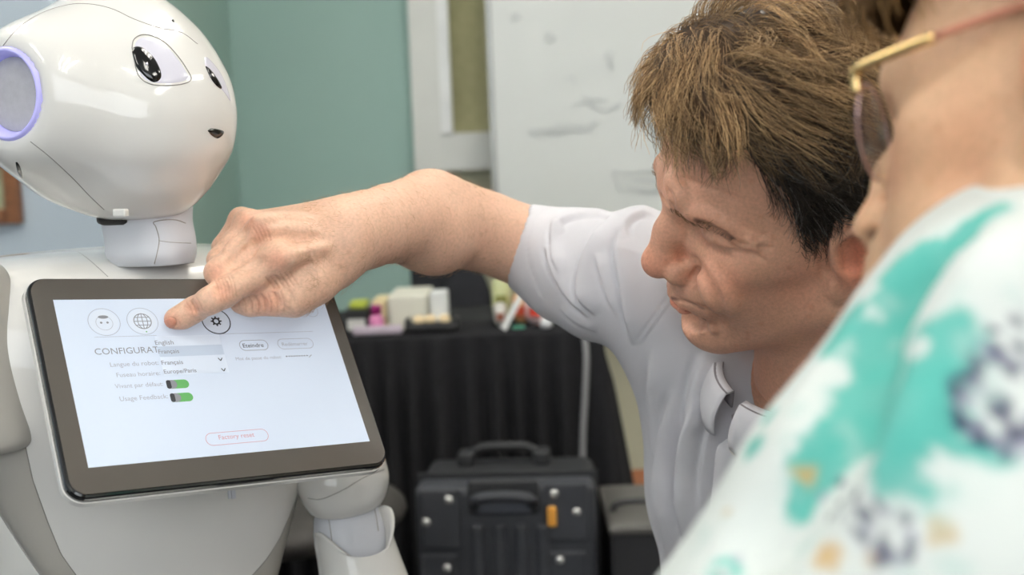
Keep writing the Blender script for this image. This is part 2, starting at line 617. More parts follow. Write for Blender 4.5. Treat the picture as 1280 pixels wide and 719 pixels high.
# low white cabinet behind the robot
c0 = onY(-260, 600, 1.75); c1 = onY(150, 600, 1.75)
M['cab'] = material('white_laminate', srgb(228, 229, 226), 0.4, var=.02)
r = empty('cabinet', ((c0[0] + c1[0]) / 2, 2.0, 0), 'low white laminate cabinet standing behind the robot', 'cabinet')
ch = .80
cw = c1[0] - c0[0]
MB().box(((c0[0] + c1[0]) / 2, 2.01, ch / 2 - .01), (cw, .5, ch - .02)).build('body', M['cab'], r)
bevel(MB().box(((c0[0] + c1[0]) / 2, 2.0, ch), (cw + .02, .54, .025)).build('worktop', M['cab'], r), .004)
for i in range(2):
    x = c0[0] + cw * (.25 + .5 * i)
    d = bevel(MB().box((x, 1.75, ch / 2 - .01), (cw / 2 - .006, .018, ch - .06)).build('door', M['cab'], r), .002)
    MB().tube([(x + (1 - 2 * i) * (cw / 4 - .05), 1.725, ch - .28), (x + (1 - 2 * i) * (cw / 4 - .05), 1.725, ch - .16)], .006, 8).build('handle', M['wbframe'], d)

# ------------------------------------------------------------------ table with black cloth and what is on it
YT = 2.38
tz = onY(600, 418, YT)[2]
tx0 = onY(318, 418, YT)[0]; tx1 = onY(752, 418, YT)[0]
M['cloth'] = material('black_cloth', srgb(21, 21, 25), 0.9, var=.2, vscale=60, bump=.2, bscale=700)
M['black'] = material('black_plastic', srgb(26, 26, 28), 0.5, var=.1)
r = empty('folding_table', ((tx0 + tx1) / 2, YT + .25, 0), 'folding table hidden under a floor-length black cloth', 'table')
MB().box(((tx0 + tx1) / 2, YT + .25, tz - .02), (tx1 - tx0 - .03, .44, .03)).build('table_top', M['cab'], r)
for x in (tx0 + .06, tx1 - .06):
    for y in (YT + .08, YT + .43):
        MB().tube([(x, y, 0), (x, y, tz - .035)], .014, 10).build('leg', M['wbframe'], r, smooth=True)


def cloth():
    # perimeter of the top, hanging skirt with pleats
    y0, y1 = YT, YT + .50
    per = []
    n1, n2 = 150, 50
    for i in range(n1): per.append((tx0 + (tx1 - tx0) * i / n1, y0, 0, -1))
    for i in range(n2): per.append((tx1, y0 + (y1 - y0) * i / n2, 1, 0))
    for i in range(n1): per.append((tx1 - (tx1 - tx0) * i / n1, y1, 0, 1))
    for i in range(n2): per.append((tx0, y1 - (y1 - y0) * i / n2, -1, 0))
    n = len(per)
    zs = np.concatenate([[tz + .002], np.linspace(tz - .008, .006, 14)])
    V, F = [], []
    for j, z in enumerate(zs):
        f = (tz - z) / tz
        for i, (x, y, nx, ny) in enumerate(per):
            s = i / n * 120
            w = (.010 + .030 * f) * math.sin(s * 1.9 + 1.1 * math.sin(s * .37)) * min(1, f * 6) + .018 * f
            if nx > 0: w += .075 * f
            if ny < 0 and i > n1 - 10: x += .09 * f * (i - n1 + 10) / 10
            V.append((x + nx * w, y + ny * w, z))
    m = len(zs)
    for j in range(m - 1):
        for i in range(n):
            F.append((j * n + i, j * n + (i + 1) % n, (j + 1) * n + (i + 1) % n, (j + 1) * n + i))
    F.append(tuple(reversed(range(n))))
    return np.array(V), F


V, F = cloth()
tag(recalc(add('tablecloth', V, F, M['cloth'])), 'black cloth draped to the floor over the cluttered table', 'tablecloth')
# grey cable hanging down the cloth
pts = catmull([W(731, 420, 2.36), W(733, 450, 2.335), W(731, 500, 2.325), W(729, 540, 2.32), W(728, 600, 2.315), W(727, 720, 2.31)], 30)
pts = np.vstack([pts, [(pts[-1][0], pts[-1][1], .01)]])
tag(MB().tube(pts, .0065, 8).build('cable', material('grey_cable', srgb(120, 120, 122), .5), smooth=True), 'grey cable hanging down the front of the black tablecloth', 'cable')


def px_box(name, px0, py0, px1, py1, Y, depth, mat, label=None, cat=None, bv=.004, rest=None):
    """a box whose front spans two pixels on the plane y=Y and rests on the table"""
    a = onY(px0, py0, Y); b = onY(px1, py1, Y)
    z0 = tz + .004 if rest is None else rest
    z1 = a[2]
    o = MB().box(((a[0] + b[0]) / 2, Y + depth / 2, (z0 + z1) / 2), (b[0] - a[0], depth, z1 - z0)).build(name, mat)
    bevel(o, bv)
    if label: tag(o, label, cat)
    return o


def mt(name, c, rough=.5, **k):
    return material(name, srgb(*c), rough, **k)


r = empty('snack_box', (*onY(445, 400, 2.43)[:2], tz + .004), 'small black box with a white front label on the black table', 'box')
a = onY(429, 389, 2.43); b = onY(462, 416, 2.43)
bevel(MB().box(((a[0] + b[0]) / 2, 2.465, (a[2] + tz) / 2 + .002), (b[0] - a[0], .07, a[2] - tz - .004)).build('body', M['black'], r), .003)
MB().box(((a[0] + b[0]) / 2, 2.429, (a[2] * .45 + tz * .55)), ((b[0] - a[0]) * .7, .002, (a[2] - tz) * .42)).build('label_panel', mt('label_white', (205, 205, 200)), r)
lid_z = a[2]
px_box('green_packet', 436, 378, 458, 389, 2.450, .06, mt('lime_card', (176, 188, 70)), 'lime green packet lying on top of the small black box', 'packet', rest=lid_z + .001)
# magenta bottle
p = onY(471, 400, 2.421)
r = empty('bottle', (p[0], 2.421, tz + .004), 'pink plastic bottle with a dark magenta cap on the table', 'bottle')
MB().lathe((p[0], 2.421, tz + .004), (0, 0, 1), [(.012, 0), (.015, .003), (.015, .03), (.012, .036), (.008, .04)], 20).build('body', mt('pink_plastic', (214, 130, 176), .35), r, smooth=True)
MB().lathe((p[0], 2.421, tz + .0435), (0, 0, 1), [(.011, 0), (.011, .016), (.009, .019)], 20).build('cap', mt('magenta_plastic', (150, 30, 105), .35), r, smooth=True)
px_box('carton', 464, 376, 484, 415, 2.463, .12, mt('cream_card', (222, 205, 160), .7), 'cream card carton between the black box and the pale tray', 'carton')
px_box('paper_stack', 484, 371, 536, 416, 2.450, .2, mt('pale_paper', (222, 220, 205), .8), 'stack of pale papers on the table beside the white box', 'paper stack')
px_box('white_box', 537, 366, 560, 399, 2.425, .07, mt('white_card', (228, 230, 228), .5), 'small white box standing against the black office chair', 'box')
p = onY(497, 412, 2.408)
px_box('card_sleeve', 440, 409, 503, 417, 2.400, .012, mt('lilac_card', (190, 178, 190), .6), 'flat lilac card lying at the front edge of the table', 'card')
# black tray with three round cookies
a = onY(506, 404, 2.404); b = onY(574, 417, 2.404)
r = empty('serving_tray', ((a[0] + b[0]) / 2, 2.421, tz + .004), 'low black tray holding three beige discs', 'tray')
bevel(MB().box(((a[0] + b[0]) / 2, 2.421, tz + .014), (b[0] - a[0], .05, .02)).build('tray_body', M['black'], r), .006)
for s in (-1, 1):
    MB().box(((a[0] + b[0]) / 2 + s * ((b[0] - a[0]) / 2 - .005), 2.421, tz + .026), (.008, .045, .012)).build('rim', M['black'], r)
for i, px in enumerate((524, 538, 556)):
    p = onY(px, 403, 2.419)
    zc = tz + .024
    o = MB().lathe((p[0], 2.419, zc), (0, -.5, 1), [(.008, 0), (.0115, .003), (.0125, .007), (.0105, .011), (.004, .013)], 16).build('biscuit', mt('biscuit%d' % i, (226, 205, 165), .8), smooth=True)
    tag(o, 'round beige biscuit lying on the low black tray', 'biscuit', 'biscuits on the black tray')

# office chair behind the table
M['seat'] = material('black_fabric', srgb(34, 35, 40), .85, var=.15, vscale=80, bump=.2, bscale=500)
pc = onY(582, 380, 3.06)
r = empty('office_chair', (pc[0], 3.06, 0), 'black high-backed office chair pushed in behind the cloth-covered table', 'chair')
f = Field((pc[0] - .16, 2.94, .35), (pc[0] + .16, 3.22, 1.1), .008)
zt = onY(582, 331, 3.06)[2]
f.ell((pc[0], 3.06, zt - .2), (.068, .035, .215), .02)
f.ell((pc[0] + .0, 3.06, zt - .1), (.064, .03, .1), .03)
V, F = f.mesh(2)
add('backrest', V, F, M['seat'], r)
bevel(MB().box((pc[0] - .075, 3.16, zt - .1), (.14, .05, .19)).build('headrest_shell', M['seat'], r), .015, 3)
f = Field((pc[0] - .26, 2.96, .3), (pc[0] + .26, 3.42, .56), .01)
f.ell((pc[0], 3.18, .45), (.2, .16, .045), .02)
V, F = f.mesh(1)
add('seat', V, F, M['seat'], r)
MB().tube([(pc[0], 3.18, .06), (pc[0], 3.18, .44)], .025, 12).build('gas_column', M['wbframe'], r, smooth=True)
for k in range(5):
    a = k * 2 * math.pi / 5 + .3
    ex, ey = pc[0] + .24 * math.cos(a), 3.18 + .16 * math.sin(a)
    lg = MB().tube([(pc[0], 3.18, .09), (ex, ey, .06)], [.022, .014], 8).build('leg', M['black'], r, smooth=True)
    MB().tube([(ex - .02 * math.sin(a), ey + .02 * math.cos(a), .028), (ex + .02 * math.sin(a), ey - .02 * math.cos(a), .028)], .026, 12).build('castor', M['black'], lg, smooth=True)
MB().tube(catmull([(pc[0], 3.20, .44), (pc[0], 3.36, .5), (pc[0], 3.26, .62), (pc[0], 3.09, .75)], 14), .018, 8).build('back_bracket', M['black'], r, smooth=True)

# white ruler leaning, and bright packets
a = onY(627, 416, 2.405); b = onY(657, 358, 2.425)
d = unit(b - a)
a = a + d * ((tz + .005 - a[2]) / d[2])
tag(MB().box((a + b) / 2, (np.linalg.norm(b - a), .012, .004), [d, unit(np.cross(d, (0, 1, 0))), unit(np.cross(d, np.cross(d, (0, 1, 0))))]).build('ruler', mt('white_plastic_strip', (225, 226, 224))), 'white plastic ruler leaning against the bright packets', 'ruler')


def packet(name, px0, py0, px1, py1, Y, cols, label, depth=.05):
    a = onY(px0, py0, Y); b = onY(px1, py1, Y)
    zb = tz + .004
    r = empty(name, ((a[0] + b[0]) / 2, Y + depth / 2, zb), label, 'packet')
    xm, wd, h = (a[0] + b[0]) / 2, b[0] - a[0], a[2] - zb
    f = Field((xm - wd, Y - .03, zb - .01), (xm + wd, Y + depth + .04, zb + h + .02), .004)
    f.ell((xm, Y + depth / 2, zb + h * .52), (wd * .52, depth * .55, h * .58), .01)
    f.ell((xm, Y + depth / 2, zb + h * .9), (wd * .5, depth * .2, h * .16), .01)
    V, F = f.mesh(1)
    V[:, 2] = np.maximum(V[:, 2], zb)
    add('bag', V, F, mt(name + '_film', cols[0], .35, var=.2, vscale=30), r)
    MB().box((xm, Y - .002, zb + h * .5), (wd * .62, .006, h * .34)).build('print_panel', mt(name + '_print', cols[1], .4), r)
    return r


packet('crisp_packet', 614, 352, 640, 416, 2.488, [(196, 200, 150), (120, 120, 60)], 'pale green snack packet standing beside the office chair')
packet('sweet_packet', 617, 383, 634, 416, 2.446, [(225, 222, 215), (150, 90, 70)], 'small cream sweet packet in front of the pale green packet')
packet('biscuit_packet', 640, 372, 664, 416, 2.480, [(214, 160, 110), (190, 70, 40)], 'orange biscuit packet behind the leaning ruler')
packet('sugar_packet', 655, 372, 686, 416, 2.459, [(226, 200, 200), (200, 60, 40)], 'pinkish white packet with red print on the table')
packet('tea_packet', 682, 388, 712, 416, 2.471, [(140, 160, 70), (225, 225, 215)], 'leaf green packet at the end of the black table')
px_box('teal_tin', 640, 409, 656, 416, 2.408, .03, mt('teal_tin_paint', (70, 150, 125)), 'tiny teal tin at the front edge of the table', 'tin')
p = onY(683, 406, 2.408)
MBc = MB().lathe((p[0], 2.417, tz + .004), (0, 0, 1), [(.010, 0), (.0125, .003), (.0135, .018), (.0115, .019), (.010, .005)], 20).build('paper_cup', mt('cup_white', (235, 236, 238)), smooth=True)
tag(MBc, 'small white paper cup at the front edge of the table', 'cup')
px_box('red_box', 674, 398, 681, 416, 2.425, .03, mt('red_card', (190, 60, 40)), 'narrow red box beside the small white cup', 'box')

# ------------------------------------------------------------------ black equipment case
M['case'] = material('case_polymer', srgb(58, 60, 66), .55, var=.1, vscale=30, bump=.25, bscale=500)
M['case2'] = material('case_rim', srgb(44, 45, 48), .6, var=.1, vscale=30)
M['rivet'] = material('nickel', srgb(225, 225, 222), .25, metal=.7)
YC = 2.02
fl = onY(517, 612, YC); fr = onY(742, 602, YC)
cw = fr[0] - fl[0]; chh = (fl[2] + fr[2]) / 2
yaw = math.radians(4)
cc = np.array([(fl[0] + fr[0]) / 2, YC, 0])
ex = np.array([math.cos(yaw), -math.sin(yaw), 0]); ey = np.array([math.sin(yaw), math.cos(yaw), 0]); ez = np.array([0, 0, 1.0])
AX = [ex, ey, ez]


def cs(x, y, z):
    return cc + ex * x + ey * y + ez * z


case = empty('equipment_case', cs(0, .12, 0), 'black ribbed equipment case with silver rivets in front of the tablecloth', 'case')
bevel(MB().box(cs(0, .15, chh / 2), (cw, .13, chh), AX).build('case_base', M['case2'], case), .02, 3)
bevel(MB().box(cs(0, .04, chh / 2), (cw + .004, .075, chh - .004), AX).build('case_lid', M['case'], case), .016, 3)
MB().box(cs(0, .083, chh / 2), (cw + .012, .012, chh + .006), AX).build('seal_rim', M['case2'], case)


def fpx(px, py):
    """front face pixel -> local x, z"""
    v = ray(px, py)
    n = ey
    t = ((cc - CAM) @ n) / (v @ n)
    p = CAM + v * t
    return (p - cc) @ ex, p[2]


for px, py in ((561, 625), (533, 653), (693, 617), (721, 640), (559, 710), (700, 700), (533, 792), (722, 780)):
    x, z = fpx(px, py)
    MB().lathe(cs(x, .004, z), -ey, [(.0065, 0), (.008, .004), (.0075, .008), (.004, .0105)], 16).build('rivet', M['rivet'], case, smooth=True)
x, z = fpx(690, 645)
bevel(MB().box(cs(x, -.002, z), (.016, .012, .036), AX).build('latch_tab', mt('orange_tab', (232, 165, 70), .5), case), .004)
# raised corner plates
for x0, y0, x1, y1 in ((524, 612, 578, 686), (680, 604, 736, 676), (524, 694, 576, 800), (680, 690, 736, 800)):
    a = fpx(x0, y0); b = fpx(x1, y1)
    bevel(MB().box(cs((a[0] + b[0]) / 2, .002, (a[1] + b[1]) / 2), (abs(b[0] - a[0]), .010, abs(a[1] - b[1])), AX).build('corner_plate', M['case'], case), .004, 2)
# recessed carrying handle on the front
a = fpx(584, 601); b = fpx(675, 642)
bevel(MB().box(cs((a[0] + b[0]) / 2, .003, (a[1] + b[1]) / 2), (b[0] - a[0], .012, a[1] - b[1]), AX).build('handle_recess', M['case2'], case), .01, 3)
hx0, hx1 = a[0] + .012, b[0] - .012
hz = a[1] - .022
MB().tube(catmull([cs(hx0, .0, hz - .022), cs(hx0 + .004, -.022, hz - .006), cs(hx0 + .03, -.028, hz), cs(hx1 - .03, -.028, hz), cs(hx1 - .004, -.022, hz - .006), cs(hx1, 0, hz - .022)], 30), .0095, 10).build('recessed_handle', M['case'], case, smooth=True)
bevel(MB().box(cs((hx0 + hx1) / 2, -.004, b[1] + .016), (hx1 - hx0 - .006, .008, .026), AX).build('grip_plate', mt('grip_plate', (84, 88, 98), .35), case), .004, 2)
for i in range(4):
    x, z = fpx(597 + i * 27, 655)
    zb = .05
    bevel(MB().box(cs(x, .0, (z + zb) / 2), (.022, .016, z - zb), AX).build('rib', M['case'], case), .006, 2)
# top handle
def tpx(px, py):
    p = onZ(px, py, chh)
    q = p - cc
    return q @ ex, q @ ey
for s in (-1, 1):
    bevel(MB().box(cs(-.01 + s * .07, .16, chh + .012), (.03, .05, .024), AX).build('handle_mount', M['case2'], case), .005)
MB().tube(catmull([cs(-.085, .16, chh + .008), cs(-.06, .16, chh + .026), cs(-.04, .16, chh + .031), cs(.02, .16, chh + .031), cs(.04, .16, chh + .026), cs(.065, .16, chh + .008)], 30), .0085, 10).build('carry_handle', M['case2'], case, smooth=True)

# low dark crate right of the case
a = onY(768, 668, 2.0); b = onY(845, 655, 2.0)
M['crate'] = material('crate_plastic', srgb(46, 46, 48), .5, var=.1)
xm, wd, hh = (a[0] + b[0]) / 2, b[0] - a[0], a[2]
r = empty('storage_crate', (xm, 2.14, 0), 'low black plastic crate on the floor beside the equipment case', 'crate')
bevel(MB().box((xm, 2.005, hh / 2), (wd, .01, hh)).box((xm, 2.245, hh / 2), (wd, .01, hh)).box((xm - wd / 2, 2.125, hh / 2), (.01, .25, hh)).box((xm + wd / 2, 2.125, hh / 2), (.01, .25, hh)).box((xm, 2.125, .008), (wd, .24, .012)).build('tub', M['crate'], r), .003)
bevel(MB().box((xm, 2.125, hh + .008), (wd + .02, .27, .018)).build('lid', mt('crate_lid', (96, 94, 90), .4), r), .006)
MB().tube(catmull([(xm - .05, 2.08, hh + .016), (xm - .035, 2.08, hh + .032), (xm + .035, 2.08, hh + .032), (xm + .05, 2.08, hh + .016)], 14), .006, 8).build('lid_handle', M['crate'], r, smooth=True)
# terracotta pot next to the wall
p = onY(776, 620, 2.92)
r = empty('plant_pot', (p[0] + .06, 2.95, 0), 'terracotta pot on the floor by the cream wall', 'pot')
hz = onY(776, 598, 2.92)[2]
MB().lathe((p[0] + .06, 2.95, 0), (0, 0, 1), [(.04, 0), (.048, hz - .05), (.055, hz - .05), (.055, hz), (.045, hz), (.04, hz - .08)], 24).build('pot_body', mt('terracotta', (176, 116, 80), .8), r, smooth=True)

# dark padded stool seen between the robot's body and its arm
p = onY(375, 640, 1.75)
r = empty('padded_stool', (p[0] - .055, 1.9, 0), 'dark grey padded stool behind the robot arm', 'stool')
sz = onY(375, 641, 1.72)[2]
f = Field((p[0] - .32, 1.66, sz - .14), (p[0] + .16, 2.14, sz + .03), .008)
f.ell((p[0] - .055, 1.9, sz - .05), (.2, .2, .05), .02)
V, F = f.mesh(1)
add('seat', V, F, mt('stool_vinyl', (52, 49, 46), .6, var=.1), r)
for sx in (-1, 1):
    for sy in (-1, 1):
        MB().tube([(p[0] - .055 + sx * .11, 1.9 + sy * .11, sz - .06), (p[0] - .055 + sx * .17, 1.9 + sy * .17, 0)], .013, 8).build('leg', M['black'], r, smooth=True)
MB().lathe((p[0] - .055, 1.9, sz * .42), (0, 0, 1), [(.15, 0), (.158, .008), (.15, .016), (.142, .008), (.15, 0)], 28).build('foot_ring', M['wbframe'], r, smooth=True)
# ------------------------------------------------------------------ the robot
M['shell'] = material('robot_shell', srgb(232, 230, 225), 0.38, var=0.012, vscale=4, coat=1.0, spec=.25)
M['shell2'] = material('robot_joint', srgb(214, 216, 222), 0.45, var=0.015, vscale=4)
M['seam'] = material('seam_dark', srgb(150, 146, 140), 0.7)
M['dark'] = material('robot_black', srgb(14, 14, 16), 0.12, var=0.05, coat=.6)
M['darkrub'] = material('robot_rubber', srgb(24, 22, 20), 0.6)
UP = np.array([0, 0, 1.0])
# tablet frame (camera space measurements -> world)
TA = unit([.788, -.0028, .615]); TB = np.array([.3584, .8322, -.4231]); TB = unit(TB - TA * (TA @ TB))
TN = np.cross(TB, TA)
if TN[2] > 0: TN = -TN
TW, TH = .246, .1743
T0 = Wc([-.3468, -.0077, .8541]); TAw, TBw, TNw = Wd(TA), Wd(TB), Wd(TN)

robot_base = W(170, 360, .99); robot_base[2] = 0
robot = empty('humanoid_robot', robot_base, 'glossy white humanoid robot with a tablet on its chest and a round head', 'robot')


def loft(rows, d, ax_a, ax_b, ka, ratio, n=72, m=96, ex=2.0, up=None):
    """rows: (y, xl, xr) pixel outline of the solid at camera depth d -> ring mesh. ax_a/ax_b horizontal axes"""
    R = catmull(np.array([(y, (a + b) / 2, (b - a) / 2) for y, a, b in rows]), m)
    V = []
    th = np.linspace(0, 2 * math.pi, n, endpoint=False)
    ct, st = np.cos(th), np.sin(th)
    ca = np.sign(ct) * np.abs(ct) ** (2 / ex); sa = np.sign(st) * np.abs(st) ** (2 / ex)
    for i, (y, c, e) in enumerate(R):
        e = max(e, .15)
        if i == 0 or i == m - 1: e = .15
        p = W(c, y, d)
        a = e * d / FPX * ka
        V.append(p + np.outer(ca * a, ax_a) + np.outer(sa * a * ratio, ax_b))
    V = np.vstack(V)
    F = []
    for i in range(m - 1):
        for k in range(n):
            F.append((i * n + k, i * n + (k + 1) % n, (i + 1) * n + (k + 1) % n, (i + 1) * n + k))
    F.append(tuple(range(n))); F.append(tuple(reversed(range((m - 1) * n, m * n))))
    return V, F


def bvh_of(V, F):
    return BVHTree.FromPolygons([tuple(v) for v in V], [tuple(int(i) for i in f) for f in F])


def hit(bvh, px, py, off=0.0):
    v = ray(px, py)
    h = bvh.ray_cast(Vector(CAM), Vector(v))
    if h[0] is None:
        h = bvh.find_nearest(Vector(CAM + v * 0.95))
    n = np.array(h[1])
    if n @ v > 0: n = -n
    return np.array(h[0]) + n * off, n


def seam(bvh, pts, name, parent, r=.0004, n=40, mat=None, off=-.00005):
    P = catmull(np.array(pts, float), n)
    Q = [hit(bvh, x, y, off)[0] for x, y in P]
    return MB().tube(Q, r, 6).build(name, mat or M['seam'], parent, smooth=True)


def patch(bvh, poly, name, parent, mat, off=.0004, rings=8, n=48, bulge=0.0, mirror=None, dense=True):
    """closed outline in pixels laid onto the surface behind it as a thin raised panel"""
    P = np.array(poly, float)
    P = np.vstack([P, P[:1]])
    seg = np.r_[0, np.cumsum(np.linalg.norm(np.diff(P, axis=0), axis=1))]
    if dense:
        Q = catmull(np.vstack([P[-2], P, P[1]]), n * 3)
        Q = catmull(P, n + 1)[:-1]
    else:
        Q = P[:-1]; n = len(Q)
    c = Q.mean(0)
    V, F = [], []
    p0, n0 = hit(bvh, *c)
    V.append(p0 + n0 * (off + bulge))
    for i in range(1, rings + 1):
        f = i / rings
        for q in Q:
            p, nn = hit(bvh, *(c + (q - c) * f))
            V.append(p + nn * (off + bulge * (1 - f * f) if i < rings else -.0008))
    for k in range(n):
        F.append((0, 1 + k, 1 + (k + 1) % n))
    for i in range(rings - 1):
        for k in range(n):
            a = 1 + i * n
            F.append((a + k, a + n + k, a + n + (k + 1) % n, a + (k + 1) % n))
    V = np.array(V)
    if mirror is not None:
        V = mirror(V)
    return recalc(add(name, V, F, mat, parent))


# ---- head
DH = .95
HF = Wd([.9, 0, -.42]); HF = unit(HF - UP * (HF @ UP))
HS = Wd([-.42, 0, -.9]); HS = HS - UP * (HS @ UP); HS = unit(HS - HF * (HS @ HF))
hrows = [(-17, 138, 138), (-13, 105, 172), (0, 75, 203), (30, 33, 238), (60, 0, 262), (100, -18, 284), (130, -24, 292), (160, -20, 294),
         (195, 0, 288), (225, 33, 271), (245, 60, 256), (262, 98, 238), (272, 130, 216), (277, 172, 172)]
HV, HFc = loft(hrows, DH, HF, HS, 1 / .968, .84, 220, 240, 2.12)
HC = W(134, 124, DH)
q = HV - HC
s_ = q @ HS
rho = np.linalg.norm(q - np.outer(s_, HS), axis=1)
LE = .0995
for sg in (1, -1):
    m = (s_ * sg > 0)
    base = s_[m] * sg
    w = np.clip((.085 - rho[m]) / (.085 - .036), 0, 1)
    w = (w * w * (3 - 2 * w)) ** 1.6
    tgt = base * (1 - w) + np.maximum(LE, base) * w
    tgt = tgt - .018 * (1 - np.clip((rho[m] - .0285) / .005, 0, 1) ** 2 * (3 - 2 * np.clip((rho[m] - .0285) / .005, 0, 1)))
    HV[m] += np.outer((tgt - base) * sg, HS)
head = recalc(add('head', HV, HFc, M['shell'], robot))
hb = bvh_of(HV, HFc)


def mirror_head(V):
    s = (V - HC) @ HS
    return V - 2 * np.outer(s, HS)


# ears: glowing ring round a recessed grey loudspeaker disc
M['ring'] = material('ear_led_ring', srgb(196, 192, 240), .3, emit=srgb(150, 150, 250), estr=.22)
M['speaker'] = material('ear_speaker', srgb(186, 186, 190), .7, var=.05, vscale=200, bump=.3, bscale=1500)
for sg in (1, -1):
    c = HC + HS * sg * (LE + .0010)
    ax = HS * sg
    MB().lathe(c, ax, [(.0272, -.011), (.0268, -.008), (.0302, .0008), (.0312, .0014), (.0325, .0006), (.0335, -.001), (.0345, -.006)], 64, cap=False).build('ear_ring', M['ring'], head, smooth=True)
    MB().lathe(c, ax, [(.0285, -.013), (.0268, -.0085), (.0264, -.0080), (.02, -.0076), (.01, -.0072), (.0005, -.0070)], 64).build('ear_speaker', M['speaker'], head, smooth=True)
# seams
seam(hb, [(4, 57), (22, 36), (50, 17), (85, 6), (112, 5), (140, 11), (168, 24), (200, 35), (226, 40), (247, 55)], 'seam', head)
seam(hb, [(38, 177), (62, 196), (90, 222), (112, 245), (130, 262)], 'seam', head)
# eyes
M['socket'] = material('eye_socket', srgb(222, 220, 232), .25, coat=.6)
sock = [(165, 60), (167, 50), (176, 44), (190, 45), (207, 54), (222, 70), (233, 86), (239, 99), (228, 105), (205, 107), (185, 104), (172, 92)]
lens = [(164, 64), (167, 58), (174, 57), (184, 63), (195, 75), (202, 90), (202, 99), (196, 104), (187, 102), (176, 92), (168, 80)]
for mi in (None,):
    e = patch(hb, sock, 'eye_socket', head, M['socket'], off=.0003, mirror=mi)
    patch(hb, lens, 'eye_lens', head, M['dark'], off=.0009, bulge=.0022, mirror=mi)
    patch(hb, [(180, 81), (184, 79), (186, 84), (181, 86)], 'eye_sensor', head, M['socket'], off=.0034, mirror=mi, rings=2, n=12)
    Q = catmull(np.array(sock + sock[:1], float), 70)
    T = np.array([hit(hb, x, y, .0002)[0] for x, y in Q])
    MB().tube(T if mi is None else mi(T), .0004, 6).build('eye_rim', M['seam'], head, smooth=True)
patch(hb, [(254, 69), (259, 70), (270, 82), (280, 98), (287, 116), (290, 130), (283, 120), (272, 106), (261, 92), (255, 80)], 'eye_socket', head, M['socket'], off=.0003)
patch(hb, [(256, 82), (261, 86), (268, 95), (275, 106), (277, 112), (270, 107), (262, 96)], 'eye_lens', head, M['dark'], off=.0008, bulge=.0012)
patch(hb, [(258, 163), (263, 160), (272, 161), (281, 164), (279, 170), (272, 174), (264, 170)], 'mouth_camera', head, M['dark'], off=.0006, bulge=.0008, rings=4, n=28)
patch(hb, [(213, 25), (216, 23), (219, 27), (217, 29)], 'sensor_dot', head, M['darkrub'], off=.0003, rings=2, n=12)
for mi in (None, mirror_head):
    patch(hb, [(18, 200), (21, 200), (26, 208), (30, 225), (27, 225), (21, 215)], 'vent_slot', head, M['dark'], off=.0004, rings=3, n=24, mirror=mi)
# neck
nrows = [(255, 122, 236), (262, 126, 236), (278, 132, 236), (300, 136, 240), (318, 138, 241), (332, 150, 238)]
NV, NF = loft(nrows, .965, HF, HS, 1 / .95, .86, 64, 40, 2.5)
neck = recalc(add('neck', NV, NF, M['shell2'], robot))
nb = bvh_of(NV, NF)
seam(nb, [(193, 330), (196, 318), (199, 300), (195, 284), (192, 278), (205, 275), (220, 275), (232, 279)], 'seam', neck, r=.0004)
seam(nb, [(199, 301), (215, 303), (239, 304)], 'seam', neck, r=.00025)
c = W(150, 268, .885)
bevel(MB().box(W(151, 266, .884), (.012, .005, .006), [HF, HS, UP]).build('neck_tab', M['shell'], head), .0012)
MB().lathe(W(130, 274, .945), HF, [(.004, -.004), (.005, 0), (.005, .02), (.003, .024)], 20).build('neck_joint', M['darkrub'], neck, smooth=True)

# ---- torso
DT = 1.03
SA = unit(TAw - UP * (TAw @ UP))                 # robot's left
FW = unit(np.cross(SA, UP))
if FW @ (CAM - robot_base) < 0: FW = -FW
trows = [(309, 128, 132), (311, 55, 195), (315, 0, 258), (325, -40, 308), (345, -62, 345), (400, -66, 376), (470, -44, 386), (540, -4, 382), (593, 26, 369),
         (655, 58, 356), (719, 93, 341), (790, 122, 326), (860, 138, 312), (960, 140, 312)]
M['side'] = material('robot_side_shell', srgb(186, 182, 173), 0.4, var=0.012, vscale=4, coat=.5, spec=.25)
seamL = np.array([(300, -60), (376, 2), (470, 22), (553, 41), (606, 60), (645, 76), (680, 100), (719, 148), (738, 190), (748, 236)], float)
seamR = np.array([(300, 420), (593, 392), (655, 364), (682, 350), (702, 334), (719, 312), (738, 274), (748, 240)], float)


def torso_parts(n1=70, n2=70, m=150):
    """rings whose points sit exactly on the two seams: chest shell in front, grey side shell behind"""
    R = catmull(np.array([(y, (a + b) / 2, (b - a) / 2) for y, a, b in trows]), m)
    th = np.linspace(-math.pi, math.pi, 1441)
    ex = 2.25
    rows, ys = [], []
    for i, (y, c, e) in enumerate(R):
        e = max(e, .15)
        if i in (0, m - 1): e = .15
        p = W(c, y, DT)
        a = e * DT / FPX / .88

        def pt(t_):
            ct, st = np.cos(t_), np.sin(t_)
            return p + np.outer(np.sign(ct) * np.abs(ct) ** (2 / ex) * a, SA) + np.outer(np.sign(st) * np.abs(st) ** (2 / ex) * a * .62, FW)
        px = px_of(pt(th))[0][:, 0]
        kL, kR = px.argmin(), px.argmax()
        # walk from the right silhouette to the left one through the front (theta = +pi/2)
        t0, t1 = th[kR], th[kL]
        if t1 < t0: t1 += 2 * math.pi
        tt = np.linspace(t0, t1, 900)
        xx = px_of(pt(tt))[0][:, 0]
        xl = np.interp(y, seamL[:, 0], seamL[:, 1]); xr = np.interp(y, seamR[:, 0], seamR[:, 1])
        if y < seamL[0, 0]: xl = -1e3
        order = np.argsort(xx)
        tl = np.interp(xl, xx[order], tt[order]); tr = np.interp(xr, xx[order], tt[order])
        if tl < tr + .02: tl = tr + .02
        T = np.concatenate([np.linspace(tr, tl, n1, endpoint=False), np.linspace(tl, tr + 2 * math.pi, n2, endpoint=False)])
        rows.append(pt(T)); ys.append(y)
    return np.array(rows), np.array(ys), n1, n2


